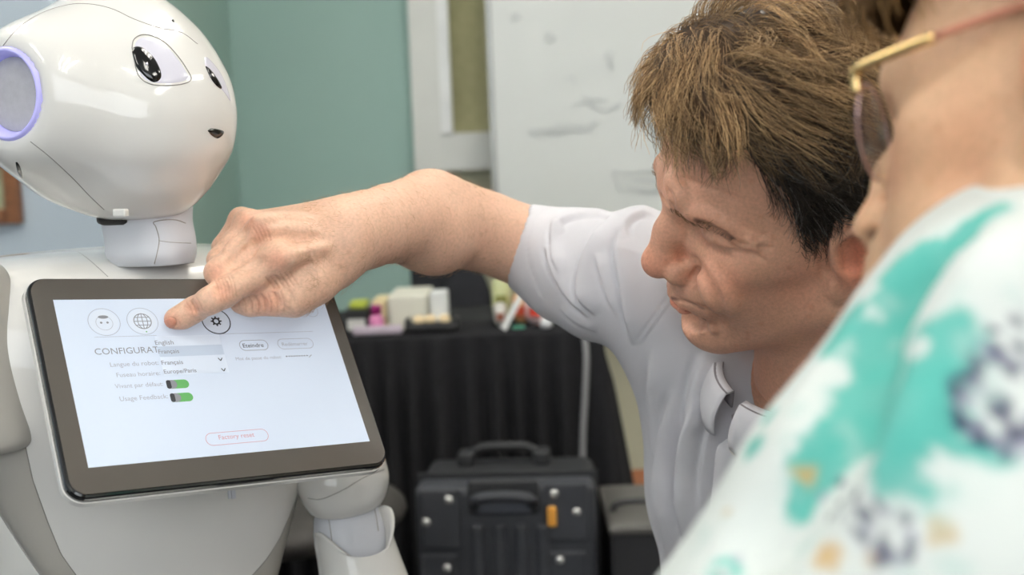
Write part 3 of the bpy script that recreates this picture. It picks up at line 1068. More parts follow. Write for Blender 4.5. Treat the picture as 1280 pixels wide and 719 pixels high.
def px_of(P):
    c = (np.asarray(P, float) - CAM) @ C2W
    return np.c_[FPX * c[:, 0] / c[:, 2] + CX, FPX * c[:, 1] / c[:, 2] + CY], c[:, 2]


G, ys, n1, n2 = torso_parts()
m, n = G.shape[:2]
TV = G.reshape(-1, 3)
Fc, Fs = [], []
for i in range(m - 1):
    for k in range(n):
        q = (i * n + k, i * n + (k + 1) % n, (i + 1) * n + (k + 1) % n, (i + 1) * n + k)
        (Fc if (k < n1 and ys[i + 1] < 749) else Fs).append(q)
TF = Fc + Fs
Fc.append(tuple(range(n)))
torso = recalc(add('torso', TV, Fc, M['shell'], robot))
recalc(add('side_shell', TV, Fs, M['side'], robot))
tb = bvh_of(TV, TF)
sm = [i for i in range(m) if 330 < ys[i] < 749]
MB().tube([G[i][n1] for i in sm], .0005, 6).build('seam', M['seam'], torso, smooth=True)
MB().tube([G[i][0] for i in sm if ys[i] > 600], .0005, 6).build('seam', M['seam'], torso, smooth=True)
seam(tb, [(95, 313), (108, 322), (122, 334), (135, 346)], 'seam', torso, r=.0003)
seam(tb, [(266, 606), (272, 609), (280, 607)], 'seam', torso, r=.0004, n=8)
for x in (286, 291):
    p, nn = hit(tb, x, 613, .0006)
    MB().box(p, (.0022 if x == 286 else .0035, .0014, .0135), [SA, nn, UP]).build('speaker_slot', M['shell2'], torso)
# lower body: hip, leg and wheeled base (below the frame)
hip = robot_base + UP * (W(228, 900, DT)[2])
lz = W(228, 955, DT)[2]
f = Field(robot_base + [-.3, -.3, -.01], robot_base + [.36, .36, lz + .12], .012)
bc = W(226, 900, DT); bc[2] = 0
f.cone(bc + UP * (lz + .01), bc + UP * .33, .085, .10, .03)
f.cone(bc + UP * .33, bc + UP * .12, .10, .15, .05)
f.ell(bc + UP * .07, (.2, .2, .065), .05)
V, F = f.mesh(2)
V[:, 2] = np.maximum(V[:, 2], .002)
add('lower_body', V, F, M['shell'], robot)

# right upper arm (toward the camera side)
arows = [(326, -45, -30), (330, -66, -8), (345, -80, 6), (380, -88, 12), (430, -90, 18), (500, -84, 30), (540, -74, 38), (556, -60, 36), (564, -35, 22), (568, -12, 0)]
AV, AF = loft(arows, .905, SA, FW, 1.0, 1.05, 56, 60, 2.3)
arm = recalc(add('upper_arm', AV, AF, M['side'], robot))
ab = bvh_of(AV, AF)
lp = W(43, 322, .87)
p, nn = hit(ab, 34, 321, .0005)
f1 = Field(W(60, 740, 1.05) - .22, W(60, 520, 1.05) + .22, .006)
f1.chain([W(0, 520, .93), W(60, 600, 1.08), W(140, 700, 1.16)], [.034, .034, .03], .01)
V, F = f1.mesh(1)
add('forearm', V, F, M['shell'], robot)

# left arm (far side, below the tablet)
DA = 1.08
r1 = [(395, 330, 372), (430, 335, 408), (500, 352, 450), (560, 366, 472), (585, 371, 480), (600, 373, 483), (618, 379, 481), (632, 387, 474), (640, 394, 462), (643, 408, 440)]
V, F = loft(r1, DA, SA, FW, 1 / .93, .85, 56, 60, 2.2)
ua = recalc(add('upper_arm', V, F, M['shell'], robot))
ub = bvh_of(V, F)
seam(ub, [(385, 623), (402, 624), (430, 612), (455, 597), (480, 587)], 'seam', ua, r=.0004)
r2 = [(628, 402, 466), (645, 395, 473), (665, 395, 479), (690, 398, 480), (705, 404, 476)]
V, F = loft(r2, DA + .004, SA, FW, 1 / .93, .8, 48, 40, 2.2)
el = recalc(add('elbow_joint', V, F, M['shell2'], robot))
eb = bvh_of(V, F)
seam(eb, [(408, 640), (412, 655), (416, 684)], 'seam', el, r=.0004)
seam(eb, [(464, 626), (469, 640), (473, 664)], 'seam', el, r=.0005)
# forearm shell: open-topped cup that the elbow sinks into
R = catmull(np.array([(676, 397, 492), (680, 396, 490), (700, 400, 498), (740, 405, 512), (800, 412, 522), (900, 430, 535)], float), 40)
n = 56
th = np.linspace(0, 2 * math.pi, n, endpoint=False)
V = []
for i, (y, xl, xr) in enumerate(R):
    for t_ in th:
        ca, sa = math.cos(t_), math.sin(t_)
        c, e = (xl + xr) / 2, (xr - xl) / 2
        p = W(c, y, DA)
        a = e * DA / FPX / .93
        lip = (1 - i / 39) ** 6 * (.019 * ca * ca + .005 * ca - .012 * max(sa, 0) ** 2)
        V.append(p + SA * a * ca + FW * a * .9 * sa + UP * lip)
V = np.array(V)
F = []
for i in range(39):
    for k in range(n):
        F.append((i * n + k, i * n + (k + 1) % n, (i + 1) * n + (k + 1) % n, (i + 1) * n + k))
# inner wall
top = V[:n]
cen = top.mean(0)
for s, dz in ((.93, .001), (.86, -.006), (.8, -.03)):
    b0 = len(V)
    V = np.vstack([V, cen + (top - cen) * [s, s, 1] + UP * dz])
    prev = 0 if b0 == 40 * n else b0 - n
    for k in range(n):
        F.append((prev + (k + 1) % n, prev + k, b0 + k, b0 + (k + 1) % n))
F.append(tuple(range(39 * n, 40 * n)))
F.append(tuple(reversed(range(len(V) - n, len(V)))))
recalc(add('forearm', V, F, M['shell'], robot))

# ---- tablet
def tab(u, v, w=0.0):
    """tablet point: u, v metres right and down from the top left corner, w out of the glass"""
    return T0 + TAw * u + TBw * v + TNw * w


def tpix(px, py):
    v = ray(px, py)
    t_ = ((T0 - CAM) @ TNw) / (v @ TNw)
    p = CAM + v * t_ - T0
    return p @ TAw, p @ TBw


def rrect(u0, v0, u1, v1, r, n=8):
    out = []
    for cx, cy, a0 in ((u1 - r, v0 + r, -90), (u1 - r, v1 - r, 0), (u0 + r, v1 - r, 90), (u0 + r, v0 + r, 180)):
        for k in range(n + 1):
            a = math.radians(a0 + 90 * k / n)
            out.append((cx + r * math.cos(a), cy + r * math.sin(a)))
    return out


def slab(name, outline, w0, w1, mat, parent, inset=None):
    n = len(outline)
    V = [tab(u, v, w0) for u, v in outline] + [tab(u, v, w1) for u, v in outline]
    F = [tuple(range(n)), tuple(range(n, 2 * n))] + [(k, (k + 1) % n, n + (k + 1) % n, n + k) for k in range(n)]
    return recalc(add(name, np.array(V), F, mat, parent, smooth=False))


M['glass'] = material('tablet_glass', srgb(88, 83, 77), .2, var=.05, vscale=12, coat=1.0)
M['edge'] = material('tablet_edge', srgb(16, 16, 17), .15, var=.05, coat=1.0)
M['chrome'] = material('tablet_chrome', srgb(225, 222, 215), .15, metal=1.0)
sc_px = [tpix(*p) for p in ((65, 373), (402, 374), (463, 549), (112, 588))]
su0 = (sc_px[0][0] + sc_px[3][0]) / 2; su1 = (sc_px[1][0] + sc_px[2][0]) / 2
sv0 = (sc_px[0][1] + sc_px[1][1]) / 2; sv1 = (sc_px[2][1] + sc_px[3][1]) / 2
tablet = slab('tablet', rrect(0, 0, TW, TH, .0135), -.010, -.0012, M['edge'], robot)
bevel(tablet, .002, 2)
slab('bezel_glass', rrect(.0022, .0022, TW - .0022, TH - .0022, .0118), -.0012, 0, M['glass'], tablet)
slab('back_cover', rrect(-.0010, -.0010, TW + .0002, TH + .0011, .0145), -.0130, -.0080, M['shell'], tablet)
slab('tablet_mount', rrect(TW * .35, TH * .4, TW * .65, TH * .8, .01), -.075, -.0130, M['shell2'], tablet)
slab('chrome_rim', rrect(.0, .0, TW + .0008, TH + .0, .0136), -.0080, -.0052, M['chrome'], tablet)
M['screen'] = material('screen_glow', srgb(178, 188, 202), .18, emit=srgb(214, 224, 240), estr=.36, var=.0, spec=.35)
slab('screen', [(su0, sv0), (su1, sv0), (su1, sv1), (su0, sv1)], 0, .0002, M['screen'], tablet)


def flat_mat(name, c, e=.5):
    return material(name, srgb(*c), .4, emit=srgb(*c), estr=e, var=0)


G1 = flat_mat('screen_grey', (120, 122, 128), .35); G2 = flat_mat('screen_pale_grey', (146, 150, 160), .34)
GD = flat_mat('screen_dark', (44, 46, 52), .2); GR = flat_mat('screen_red', (178, 128, 138), .36)
GN = flat_mat('screen_green', (84, 150, 84), .4); GP = flat_mat('screen_panel', (190, 199, 212), .42)
GH = flat_mat('screen_highlight', (172, 184, 200), .36); GB = flat_mat('screen_disc', (186, 194, 206), .4)
Z = .0004
dsp = tablet


def text(s, px0, px1, py, mat, name='screen_text'):
    cu = bpy.data.curves.new('txt', 'FONT')
    cu.body = s
    cu.resolution_u = 3
    to = bpy.data.objects.new('txt', cu)
    COL.objects.link(to)
    bpy.context.view_layer.update()
    me = bpy.data.meshes.new_from_object(to.evaluated_get(bpy.context.evaluated_depsgraph_get()))
    V = np.array([v.co[:] for v in me.vertices]); F = [tuple(p.vertices) for p in me.polygons]
    bpy.data.objects.remove(to, do_unlink=True)
    u0, v0 = tpix(px0, py); u1, _ = tpix(px1, py)
    sc = (u1 - u0) / (V[:, 0].max() - V[:, 0].min())
    P = np.array([tab(u0 + (x - V[:, 0].min()) * sc, v0 - y * sc, Z) for x, y, _ in V])
    return add(name, P, F, mat, dsp, smooth=False)


def ring(u, v, r, w, mat, name, n=40):
    a = np.linspace(0, 2 * math.pi, n, endpoint=False)
    V = [tab(u + (r - w) * math.cos(t_), v + (r - w) * math.sin(t_), Z) for t_ in a] + [tab(u + r * math.cos(t_), v + r * math.sin(t_), Z) for t_ in a]
    return add(name, np.array(V), [(k, (k + 1) % n, n + (k + 1) % n, n + k) for k in range(n)], mat, dsp, smooth=False)


def disc(u, v, ru, rv, mat, name, z=None, n=32):
    z = Z * .75 if z is None else z
    V = [tab(u + ru * math.cos(t_), v + rv * math.sin(t_), z) for t_ in np.linspace(0, 2 * math.pi, n, endpoint=False)]
    return add(name, np.array(V), [tuple(range(n))], mat, dsp, smooth=False)


def poly(pts, mat, name, z=Z):
    return add(name, np.array([tab(u, v, z) for u, v in pts]), [tuple(range(len(pts)))], mat, dsp, smooth=False)


def outline(u0, v0, u1, v1, r, w, mat, name):
    A = rrect(u0, v0, u1, v1, r); B = rrect(u0 + w, v0 + w, u1 - w, v1 - w, max(r - w, .0002))
    n = len(A)
    return add(name, np.array([tab(*p, Z) for p in A] + [tab(*p, Z) for p in B]), [(k, (k + 1) % n, n + (k + 1) % n, n + k) for k in range(n)], mat, dsp, smooth=False)


def stroke(pts, w, mat, name):
    P = np.array(pts, float)
    V, F = [], []
    for a, b in zip(P[:-1], P[1:]):
        d = unit(b - a); nn = np.array([-d[1], d[0]]) * w / 2
        i = len(V)
        V += [tab(*(a + nn), Z), tab(*(b + nn), Z), tab(*(b - nn), Z), tab(*(a - nn), Z)]
        F.append((i, i + 1, i + 2, i + 3))
    return add(name, np.array(V), F, mat, dsp, smooth=False)


text('CONFIGURATION', 119, 222, 444, G1, 'screen_heading')
for s, a, b, y in (('Langue du robot:', 138, 199, 459), ('Fuseau horaire:', 146, 201, 472), ('Vivant par d\u00e9faut:', 144, 205, 486), ('Usage Feedback:', 150, 211, 502)):
    text(s, a, b, y, G2)
# drop-down list
u0, v0 = tpix(193, 421); u1, _ = tpix(274, 421); _, v1 = tpix(204, 470)
poly([(u0, v0), (u1, v0), (u1, v1), (u0, v1)], GP, 'dropdown_panel', .00045)
_, va = tpix(197, 434); _, vb = tpix(199, 447)
poly([(u0, va), (u1, va), (u1, vb), (u0, vb)], GH, 'dropdown_highlight', .0006)
Z = .0009
text('English', 194, 217, 432, G1)
text('Fran\u00e7ais', 198, 224, 443, G1)
text('Fran\u00e7ais', 202, 229, 457, G1)
text('Europe/Paris', 205, 246, 468, G1)
for x, y in ((275, 450), (279, 463)):
    u, v = tpix(x, y)
    stroke([(u - .0016, v - .0012), (u, v + .0012), (u + .0016, v - .0012)], .0007, GD, 'dropdown_arrow')
Z = .0004
for x, y in ((222, 480.5), (227, 497)):
    u, v = tpix(x, y)
    poly(rrect(u - .0085, v - .0036, u + .0085, v + .0036, .0035), GN, 'toggle', .0003)
    poly(rrect(u - .0085, v - .0036, u - .0005, v + .0036, .0035), G1, 'toggle_knob', .0004)
    poly(rrect(u - .0085, v - .0036, u - .005, v + .0036, .0017), GD, 'toggle_dark_end', .0005)  # dark left end of the toggle graphic
for s, c, y, w, h, m1, m2 in (('Eteindre', 317, 432, 36, 13, GD, G1), ('Red\u00e9marrer', 369, 430, 45, 13, G2, G2), ('Factory reset', 296, 547, 80, 16, GR, GR)):
    ua, va = tpix(c - w / 2, y); uc, vc = tpix(c + w / 2, y)
    _, vt = tpix(c, y - h / 2); _, vbt = tpix(c, y + h / 2)
    outline(ua, vt, uc, vbt, (vbt - vt) / 2 - .0001, .0004, m2, 'button_outline')
    k = w * (.29 if s[0] == 'F' else .36)
    text(s, c - k + (1 if s[0] == 'F' else 0), c + k, y + 3, m1)
text('Mot de passe du robot:', 295, 353, 451, G2)
u, v = tpix(358, 446); u2, _ = tpix(384, 446)
for i in range(9):
    disc(u + (u2 - u) * i / 8, v, .0006, .0006, GD, 'password_dot', z=Z, n=8)
a = tpix(386, 447); b = tpix(389, 443)
stroke([a, (b[0], a[1] - .0022)], .0005, G1, 'edit_mark')
# divider
u0, v0 = tpix(118, 422); u1, _ = tpix(196, 422); stroke([(u0, v0), (u1, v0)], .0003, G2, 'divider')
u0, v0 = tpix(276, 418); u1, _ = tpix(392, 418); stroke([(u0, v0), (u1, v0)], .0003, G2, 'divider')
# icons
for i, (x, y) in ((0, (130, 403)), (1, (178, 402)), (3, (270, 402))):
    u, v = tpix(x, y)
    R_ = .0117
    disc(u, v, R_ * .9, R_ * .9, GB, 'icon_disc', z=.0003)
    ring(u, v, R_, .0009 if i == 3 else .0004, GD if i == 3 else G2, 'icon_ring')
    if i == 0:
        ring(u, v + .0008, .0062, .0003, G2, 'icon_outline')
        disc(u, v - .0042, .0038, .0014, G1, 'icon_cap', z=.0005)
        for s in (-1, 1):
            disc(u + s * .0023, v + .0006, .0009, .0009, G1, 'icon_dot', z=.0005)
    elif i == 1:
        ring(u, v, .0068, .0007, G1, 'icon_globe')
        for k in (-.0034, 0, .0034):
            hw = math.sqrt(.0066 ** 2 - k * k)
            stroke([(u - hw, v + k), (u + hw, v + k)], .0006, G1, 'icon_globe')
        for k in (-.55, 0, .55):
            stroke([(u + .0066 * k * math.cos(t_), v + .0066 * math.sin(t_)) for t_ in np.linspace(-1.57, 1.57, 12)], .0006, G1, 'icon_globe')
        disc(u + .001, v + .0092, .0006, .0006, GN, 'icon_dot', z=.0005, n=10)
    elif i == 3:
        ring(u, v, .0032, .0014, GD, 'icon_gear')
        for k in range(8):
            t_ = k * math.pi / 4
            stroke([(u + .003 * math.cos(t_), v + .003 * math.sin(t_)), (u + .0044 * math.cos(t_), v + .0044 * math.sin(t_))], .0013, GD, 'icon_gear')
u, v = tpix(389, 389)
ring(u, v, .0058, .0003, G2, 'close_ring')
stroke([(u - .0015, v - .0015), (u + .0015, v + .0015)], .0005, G1, 'close_mark')
stroke([(u - .0015, v + .0015), (u + .0015, v - .0015)], .0005, G1, 'close_mark')
# ------------------------------------------------------------------ people
M['skin'] = material('skin', (0, 0, 0), .44, var=.10, vscale=420, bump=.5, bscale=1300, bdist=.0006, bump2=.22, b2scale=330, attr=True, sss=.10, spec=.42)
M['hair'] = material('hair', (0, 0, 0), .5, var=.10, vscale=60, attr=True, spec=.3)


def smooth01(x, a, b):
    t = np.clip((x - a) / (b - a), 0, 1)
    return t * t * (3 - 2 * t)


def mixc(C, w, c):
    return C * (1 - w[:, None]) + np.asarray(c) * w[:, None]


def head_field(h, neck_to, neck_r, fem=False):
    f = Field((-.125, -.105, -.16), (.14, .105, .145), h)
    f.ell((-.012, 0, .042), (.089, .077, .089), .01)
    f.ell((.019, 0, .046), (.078, .067, .080), .02)
    f.ell((.036, 0, -.028), (.058, .057, .078), .03)
    f.ell((.045, 0, .035), (.052, .046, .050), .016)                   # forehead block
    for s in (1, -1):
        f.cone((.004, s * .054, -.052), (.074, s * .014, -.090), .018, .016, .025)   # jaw
        f.cone((-.004, s * .056, -.01), (.004, s * .054, -.052), .016, .018, .02)
        f.ell((.052 if fem else .065, s * .040, -.012), (.020, .019, .015), .016)       # cheekbone
        f.ell((.050 if fem else .066, s * .032, -.038), (.022, .019, .022), .02)        # cheek
        f.chain([(.0890, s * .009, .036), (.0830, s * .026, .0385), (.0620, s * .046, .0350)], [.0120, .0118, .0090], .010)     # brow
        f.ell((.030, s * .056, .0), (.035, .012, .02), .015)           # zygomatic arch
    f.ell((.082, 0, -.088), (.0175, .019, .0175), .014)                # chin
    f.ell((.084, 0, -.048), (.022, .030, .026), .014)                  # muzzle
    for s in (1, -1):
        f.ell((.1, s * .030, .013), (.0165, .0170, .0120), .012, sub=True)   # eye socket
        f.ell((.0690, s * .0315, .0150), (.0135, .0150, .0125), .006)   # lids over the eyeball
        if fem:
            f.chain([(.0800, s * .0185, .0150), (.0832, s * .026, .0160), (.0832, s * .034, .0148), (.0780, s * .0455, .0112)], [.0010, .0013, .0012, .0008], .0015, sub=True)
    # nose
    f.cone((.0875, 0, .028), (.1015, 0, .004), .0085, .0098, .009)
    nx = -.0065 if fem else 0.0
    f.cone((.1015, 0, .004), (.1115 + nx, 0, -.019), .0098, .0115, .008)
    f.ell((.1120 + nx, 0, -.0205), (.0120, .0130, .0112), .006)
    for s in (1, -1):
        f.ell((.0995, s * .0145, -.0255), (.0125, .0078, .0098), .004)
        f.ell((.0965, s * .0235, -.0235), (.012, .0026, .010), .004, sub=True)
        f.ell((.1075 + nx, s * .0066, -.0345), (.0065, .0040, .0050), .003, sub=True)
    f.cone((.107, 0, -.030), (.100, 0, -.038), .005, .004, .006)
    # mouth
    f.chain([(.0885, .0235, -.0575), (.099, .011, -.0535), (.1022, 0, -.0525), (.099, -.011, -.0535), (.0885, -.0235, -.0575)], [.0035, .0045, .0046, .0045, .0035], .006)
    f.chain([(.0885, .022, -.0605), (.0985, .010, -.0625), (.1005, 0, -.0630), (.0985, -.010, -.0625), (.0885, -.022, -.0605)], [.0035, .0048, .0052, .0048, .0035], .006)
    f.chain([(.0905, .0275, -.0625), (.0975, .020, -.0588), (.1045, .009, -.0572), (.1065, 0, -.0568), (.1045, -.009, -.0572), (.0975, -.020, -.0588), (.0905, -.0275, -.0625)],
            [.0012, .0014, .0013, .0013, .0013, .0014, .0012], .0018, sub=True)
    f.cone((.1035, .010, -.0735), (.1035, -.010, -.0735), .0032, .0032, .012, sub=True)
    # ears
    ex_ = 0.0 if fem else .009
    for s in (1, -1):
        Rm = np.array([[.97, s * .24, 0], [-s * .24, .97, 0], [0, 0, 1.0]])
        tl = math.radians(-10)
        Rt = np.array([[math.cos(tl), 0, math.sin(tl)], [0, 1, 0], [-math.sin(tl), 0, math.cos(tl)]])
        Rr = Rm @ Rt
        f.ell((-.012 + ex_, s * .0785, .001), (.0165, .0065, .031), .006, R=Rr)
        f.ell((-.006 + ex_, s * .0755, -.028), (.0100, .0058, .0130), .006)
        f.ell((-.0085 + ex_, s * .0850, .002), (.0085, .0075, .0165), .004, sub=True, R=Rr)
        f.chain([(-.001 + ex_, s * .081, .016), (-.010 + ex_, s * .0865, .0235), (-.022 + ex_, s * .088, .016), (-.0255 + ex_, s * .087, .0), (-.018 + ex_, s * .084, -.018)], [.0028, .003, .0032, .003, .0026], .003)
        f.cone((-.0015 + ex_, s * .0775, .003), (-.001 + ex_, s * .0785, -.007), .0042, .0038, .003)     # tragus
    f.cone((-.022, 0, -.02), neck_to, neck_r, neck_r * 1.06, .022)
    return f


def head_colours(V, base, fem=False, slits=None):
    C = np.tile(np.asarray(base, float), (len(V), 1))
    x, y, z = V.T
    def blob(c, r, col, a):
        nonlocal C
        d = np.linalg.norm((V - np.asarray(c)) / np.asarray(r), axis=1)
        C = mixc(C, a * (1 - smooth01(d, .25, 1)), col)
    red = np.array(base) * [1.0, .74, .70]
    blob((.115, 0, -.02), (.02, .022, .02), red, .75)
    for s in (1, -1):
        blob((.07, s * .045, -.015), (.035, .03, .025), red, .5)
        blob((-.01, s * .085, -.005), (.03, .02, .04), np.array(base) * [1.02, .66, .60], .85)
        blob((.03, s * .06, -.02), (.03, .03, .04), np.array(base) * [1.08, .93, .93], .5)
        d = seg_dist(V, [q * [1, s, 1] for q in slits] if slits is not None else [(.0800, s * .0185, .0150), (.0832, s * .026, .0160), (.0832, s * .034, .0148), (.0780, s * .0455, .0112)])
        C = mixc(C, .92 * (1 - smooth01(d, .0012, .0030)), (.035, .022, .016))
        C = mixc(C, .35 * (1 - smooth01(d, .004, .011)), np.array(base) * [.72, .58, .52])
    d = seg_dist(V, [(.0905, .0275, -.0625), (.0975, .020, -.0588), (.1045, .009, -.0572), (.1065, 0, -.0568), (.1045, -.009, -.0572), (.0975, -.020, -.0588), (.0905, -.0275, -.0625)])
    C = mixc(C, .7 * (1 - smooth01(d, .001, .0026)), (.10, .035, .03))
    lip = (1 - smooth01(np.abs(z + .0595), .003, .008)) * (1 - smooth01(np.abs(y), .017, .026)) * smooth01(x, .088, .094)
    C = mixc(C, .55 * lip, np.array(base) * [1.0, .62, .58])
    if not fem:
        st = (1 - smooth01(z, -.045, -.02)) * smooth01(x, .0, .05) * (1 - lip)
        C = mixc(C, .30 * st, np.array(base) * [.72, .70, .70])
    # freckles / mottling
    g = np.random.default_rng(5)
    for _ in range(320):
        c = V[g.integers(len(V))]
        if c[0] > .0:
            d = np.linalg.norm(V - c, axis=1)
            C = mixc(C, .30 * (1 - smooth01(d, .0008, .0030)), np.array(base) * [.75, .55, .45])
    return C


# ================================================================== the man
HRm = np.array([[-.9627, .1974, -.1851], [.2642, .538, -.8005], [-.0585, -.8195, -.57]])
HTm = np.array([.2124, -.0651, .8815])


def h2w(P):
    return Wc(np.asarray(P, float) @ HRm.T + HTm)


def w2h(p):
    c = (np.asarray(p, float) - CAM) @ C2W
    return (c - HTm) @ HRm


man_o = W(980, 719, 1.08); man_o[2] = 0
man = empty('person', man_o, 'man with tousled brown hair in a pale shirt pointing at the robot tablet', 'person')
SKIN = srgb(222, 168, 140)
f = head_field(.0014, w2h(W(1030, 525, .985)), .054)
hV, hF = f.mesh(1)
hb0 = bvh_of(hV, hF)


def face_line(pts, r, k, sub=True, off=0.0, both=True, ends=.3):
    """a wrinkle or fold of the face traced at these pixels, mirrored to the far side"""
    P = catmull(np.array(pts, float), len(pts) * 4)
    o = w2h(CAM)
    Q = []
    for x, y in P:
        v = w2h(CAM + ray(x, y)) - o
        h = hb0.ray_cast(Vector(o), Vector(v))
        if h[0] is None: continue
        n = np.array(h[1]); n = n if n @ v < 0 else -n
        Q.append(np.array(h[0]) + n * off)
    if len(Q) < 2: return np.zeros((2, 3))
    rr = r * np.clip(np.sin(np.linspace(.2, math.pi - .2, len(Q))) * 1.3, ends, 1)
    f.chain(Q, rr, k, sub)
    if both:
        f.chain([q * [1, -1, 1] for q in Q], rr, k, sub)
    return np.array(Q)


# first the raised folds, then (on the new surface) the creases
face_line([(858, 267), (880, 270), (905, 282), (930, 298), (944, 304)], .0030, .008, sub=False, off=-.0012)
face_line([(880, 290), (892, 297), (906, 303), (918, 307)], .0020, .005, sub=False, off=-.0008)
face_line([(838, 222), (847, 236), (851, 252)], .003, .010, sub=False, off=-.0014, both=False)
face_line([(884, 346), (896, 364), (908, 386)], .0040, .014, sub=False, off=-.0028)
face_line([(871, 404), (874, 410), (877, 415)], .0014, .004, sub=False, off=-.0003, both=False)
face_line([(890, 407), (894, 414)], .0016, .004, sub=False, off=-.0003, both=False)
hV, hF = f.mesh(0)
hb0 = bvh_of(hV, hF)
slit = face_line([(870, 276), (881, 280), (892, 286), (904, 292), (916, 299)], .0020, .0015, off=.0003)
face_line([(914, 299), (926, 306), (940, 308)], .0010, .002, off=.0002)
face_line([(876, 297), (888, 305), (902, 311), (918, 314)], .0011, .003, off=.0003)
face_line([(884, 309), (898, 317), (914, 321)], .0009, .004, off=.0003)
for pts in ([(940, 300), (950, 297), (960, 292)], [(942, 308), (954, 310), (966, 308)], [(934, 314), (948, 321), (958, 328)]):
    face_line(pts, .0007, .002, off=.0003)
face_line([(833, 236), (838, 247), (842, 260)], .0018, .003, off=.0006, both=False)
face_line([(826, 243), (830, 251), (835, 258)], .0014, .003, off=.0005, both=False)
face_line([(846, 222), (880, 232), (925, 250)], .0007, .004, off=.0003)
face_line([(866, 322), (872, 331), (871, 341), (864, 347)], .0018, .003, off=.0006)
face_line([(870, 326), (876, 341), (885, 358), (896, 377), (904, 396), (906, 408)], .0022, .006, off=.0010)
face_line([(878, 384), (888, 391), (896, 400), (897, 408)], .0020, .004, off=.0008)
face_line([(852, 396), (862, 401), (874, 404)], .0026, .010, off=.0010, both=False)
face_line([(856, 404), (857, 412), (860, 419)], .0012, .003, off=.0004, both=False)
face_line([(1030, 312), (1036, 326), (1036, 342)], .0009, .003, off=.0003)
face_line([(1022, 316), (1027, 330), (1026, 346)], .0008, .003, off=.0003)
mouth_l = face_line([(840, 373), (852, 376), (866, 381), (881, 388)], .0013, .0015, off=.0002)
hV, hF = f.mesh(1)
hC = head_colours(hV, SKIN, slits=list(slit))
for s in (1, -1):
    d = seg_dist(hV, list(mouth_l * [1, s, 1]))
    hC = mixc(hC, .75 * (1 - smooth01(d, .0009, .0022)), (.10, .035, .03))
headV_local = hV
hVw = h2w(hV)


def rp(px, d):
    return px * d / FPX


# ---- arm and hand
def ch(f, pts, k=.005, sub=False):
    """pts: (px, py, depth, radius px)"""
    f.chain([W(a, b, d) for a, b, d, r in pts], [rp(r, d) for a, b, d, r in pts], k, sub)


vt = ray(213, 406)
tipd = (((T0 - CAM) @ TNw) / (vt @ TNw)) * (vt @ _f)
tip = CAM + vt * (((T0 - CAM) @ TNw) / (vt @ TNw)) + TNw * (rp(12.5, tipd) + .0006)
dt = (tip - CAM) @ _f
lo = np.minimum.reduce([W(190, 420, .84), W(190, 420, 1.2), W(720, 200, .84), W(720, 200, 1.2)]) - .01
hi = np.maximum.reduce([W(190, 420, .84), W(190, 200, 1.2), W(720, 200, .84), W(720, 200, 1.2)]) + .01
lo = np.array([W(190, 400, .87)[0] - .02, .84, W(300, 405, .95)[2] - .02])
hi = np.array([W(760, 300, 1.12)[0], 1.21, W(530, 215, 1.1)[2] + .02])
f = Field(lo, hi, .00145)
# forearm
ch(f, [(430, 297, .955, 48), (458, 287, .98, 45), (490, 279, 1.01, 46), (515, 277, 1.04, 51), (543, 281, 1.07, 55), (575, 282, 1.095, 50), (611, 291, 1.11, 47), (650, 306, 1.12, 47), (720, 340, 1.11, 48), (800, 352, 1.07, 50)], .012)
f.ell(W(535, 250, 1.075), rp(30, 1.07), .03)
f.ell(W(545, 306, 1.05), rp(30, 1.05), .025)
# back of the hand
ch(f, [(425, 318, .945, 32), (347, 329, .915, 23)], .012)
ch(f, [(425, 300, .95, 36), (327, 293, .925, 20)], .012)
ch(f, [(425, 288, .96, 36), (312, 284, .945, 17.5)], .012)
ch(f, [(425, 286, .965, 34), (304, 279, .965, 15)], .012)
# index finger
ti = px_of(np.array([tip]))[0][0]
ch(f, [(347, 328, .915, 22), (318, 345, .905, 17), (296, 357, .898, 16.2), (279, 367, .893, 17.2), (262, 376, .886, 15.6), (243, 387, dt + .004, 14.8), (228, 396, dt + .002, 13.8), (ti[0], ti[1], dt, 12.3)], .006)
f.ell(W(347, 322, .905), rp(20, .9), .01)
# middle, ring, little finger curled under
ch(f, [(326, 292, .925, 20), (298, 316, .913, 16), (273, 341, .905, 16), (282, 362, .930, 14), (305, 362, .945, 12)], .006)
ch(f, [(312, 282, .945, 18), (292, 305, .935, 14.5), (275, 325, .93, 14.5), (284, 345, .95, 13)], .006)
ch(f, [(303, 277, .965, 15.5), (290, 294, .957, 12.5), (279, 309, .952, 12.5), (286, 326, .965, 11)], .006)
f.ell(W(324, 287, .915), rp(15, .92), .008)
f.ell(W(308, 276, .94), rp(13, .94), .008)
f.ell(W(300, 273, .958), rp(12, .96), .008)
# thumb folded below the index finger
ch(f, [(412, 336, .945, 30), (392, 352, .93, 27), (366, 370, .922, 24), (338, 375, .918, 16.5), (312, 380, .918, 12.5), (298, 381, .918, 9)], .010)
# creases
ch(f, [(300, 377, .903, 1.5), (322, 371, .893, 2.2), (345, 361, .892, 2.5), (368, 350, .896, 2), (378, 345, .9, 1)], .004, True)
V, F = f.mesh(1)
bb = bvh_of(V, F)


def groove(f, bvh, pts, r, k, sub=True, off=0.0, n=None):
    """a crease (sub) or a ridge laid on the surface seen at these pixels; r in metres"""
    P = catmull(np.array(pts, float), n or len(pts) * 3)
    Q = []
    for x, y in P:
        v = ray(x, y)
        h = bvh.ray_cast(Vector(CAM), Vector(v))
        if h[0] is None: continue
        nn = np.array(h[1]); nn = nn if nn @ v < 0 else -nn
        Q.append(np.array(h[0]) + nn * off)
    if len(Q) > 1:
        rr = r * np.clip(np.sin(np.linspace(.25, math.pi - .25, len(Q))) * 1.2, .3, 1)
        f.chain(Q, rr, k, sub)


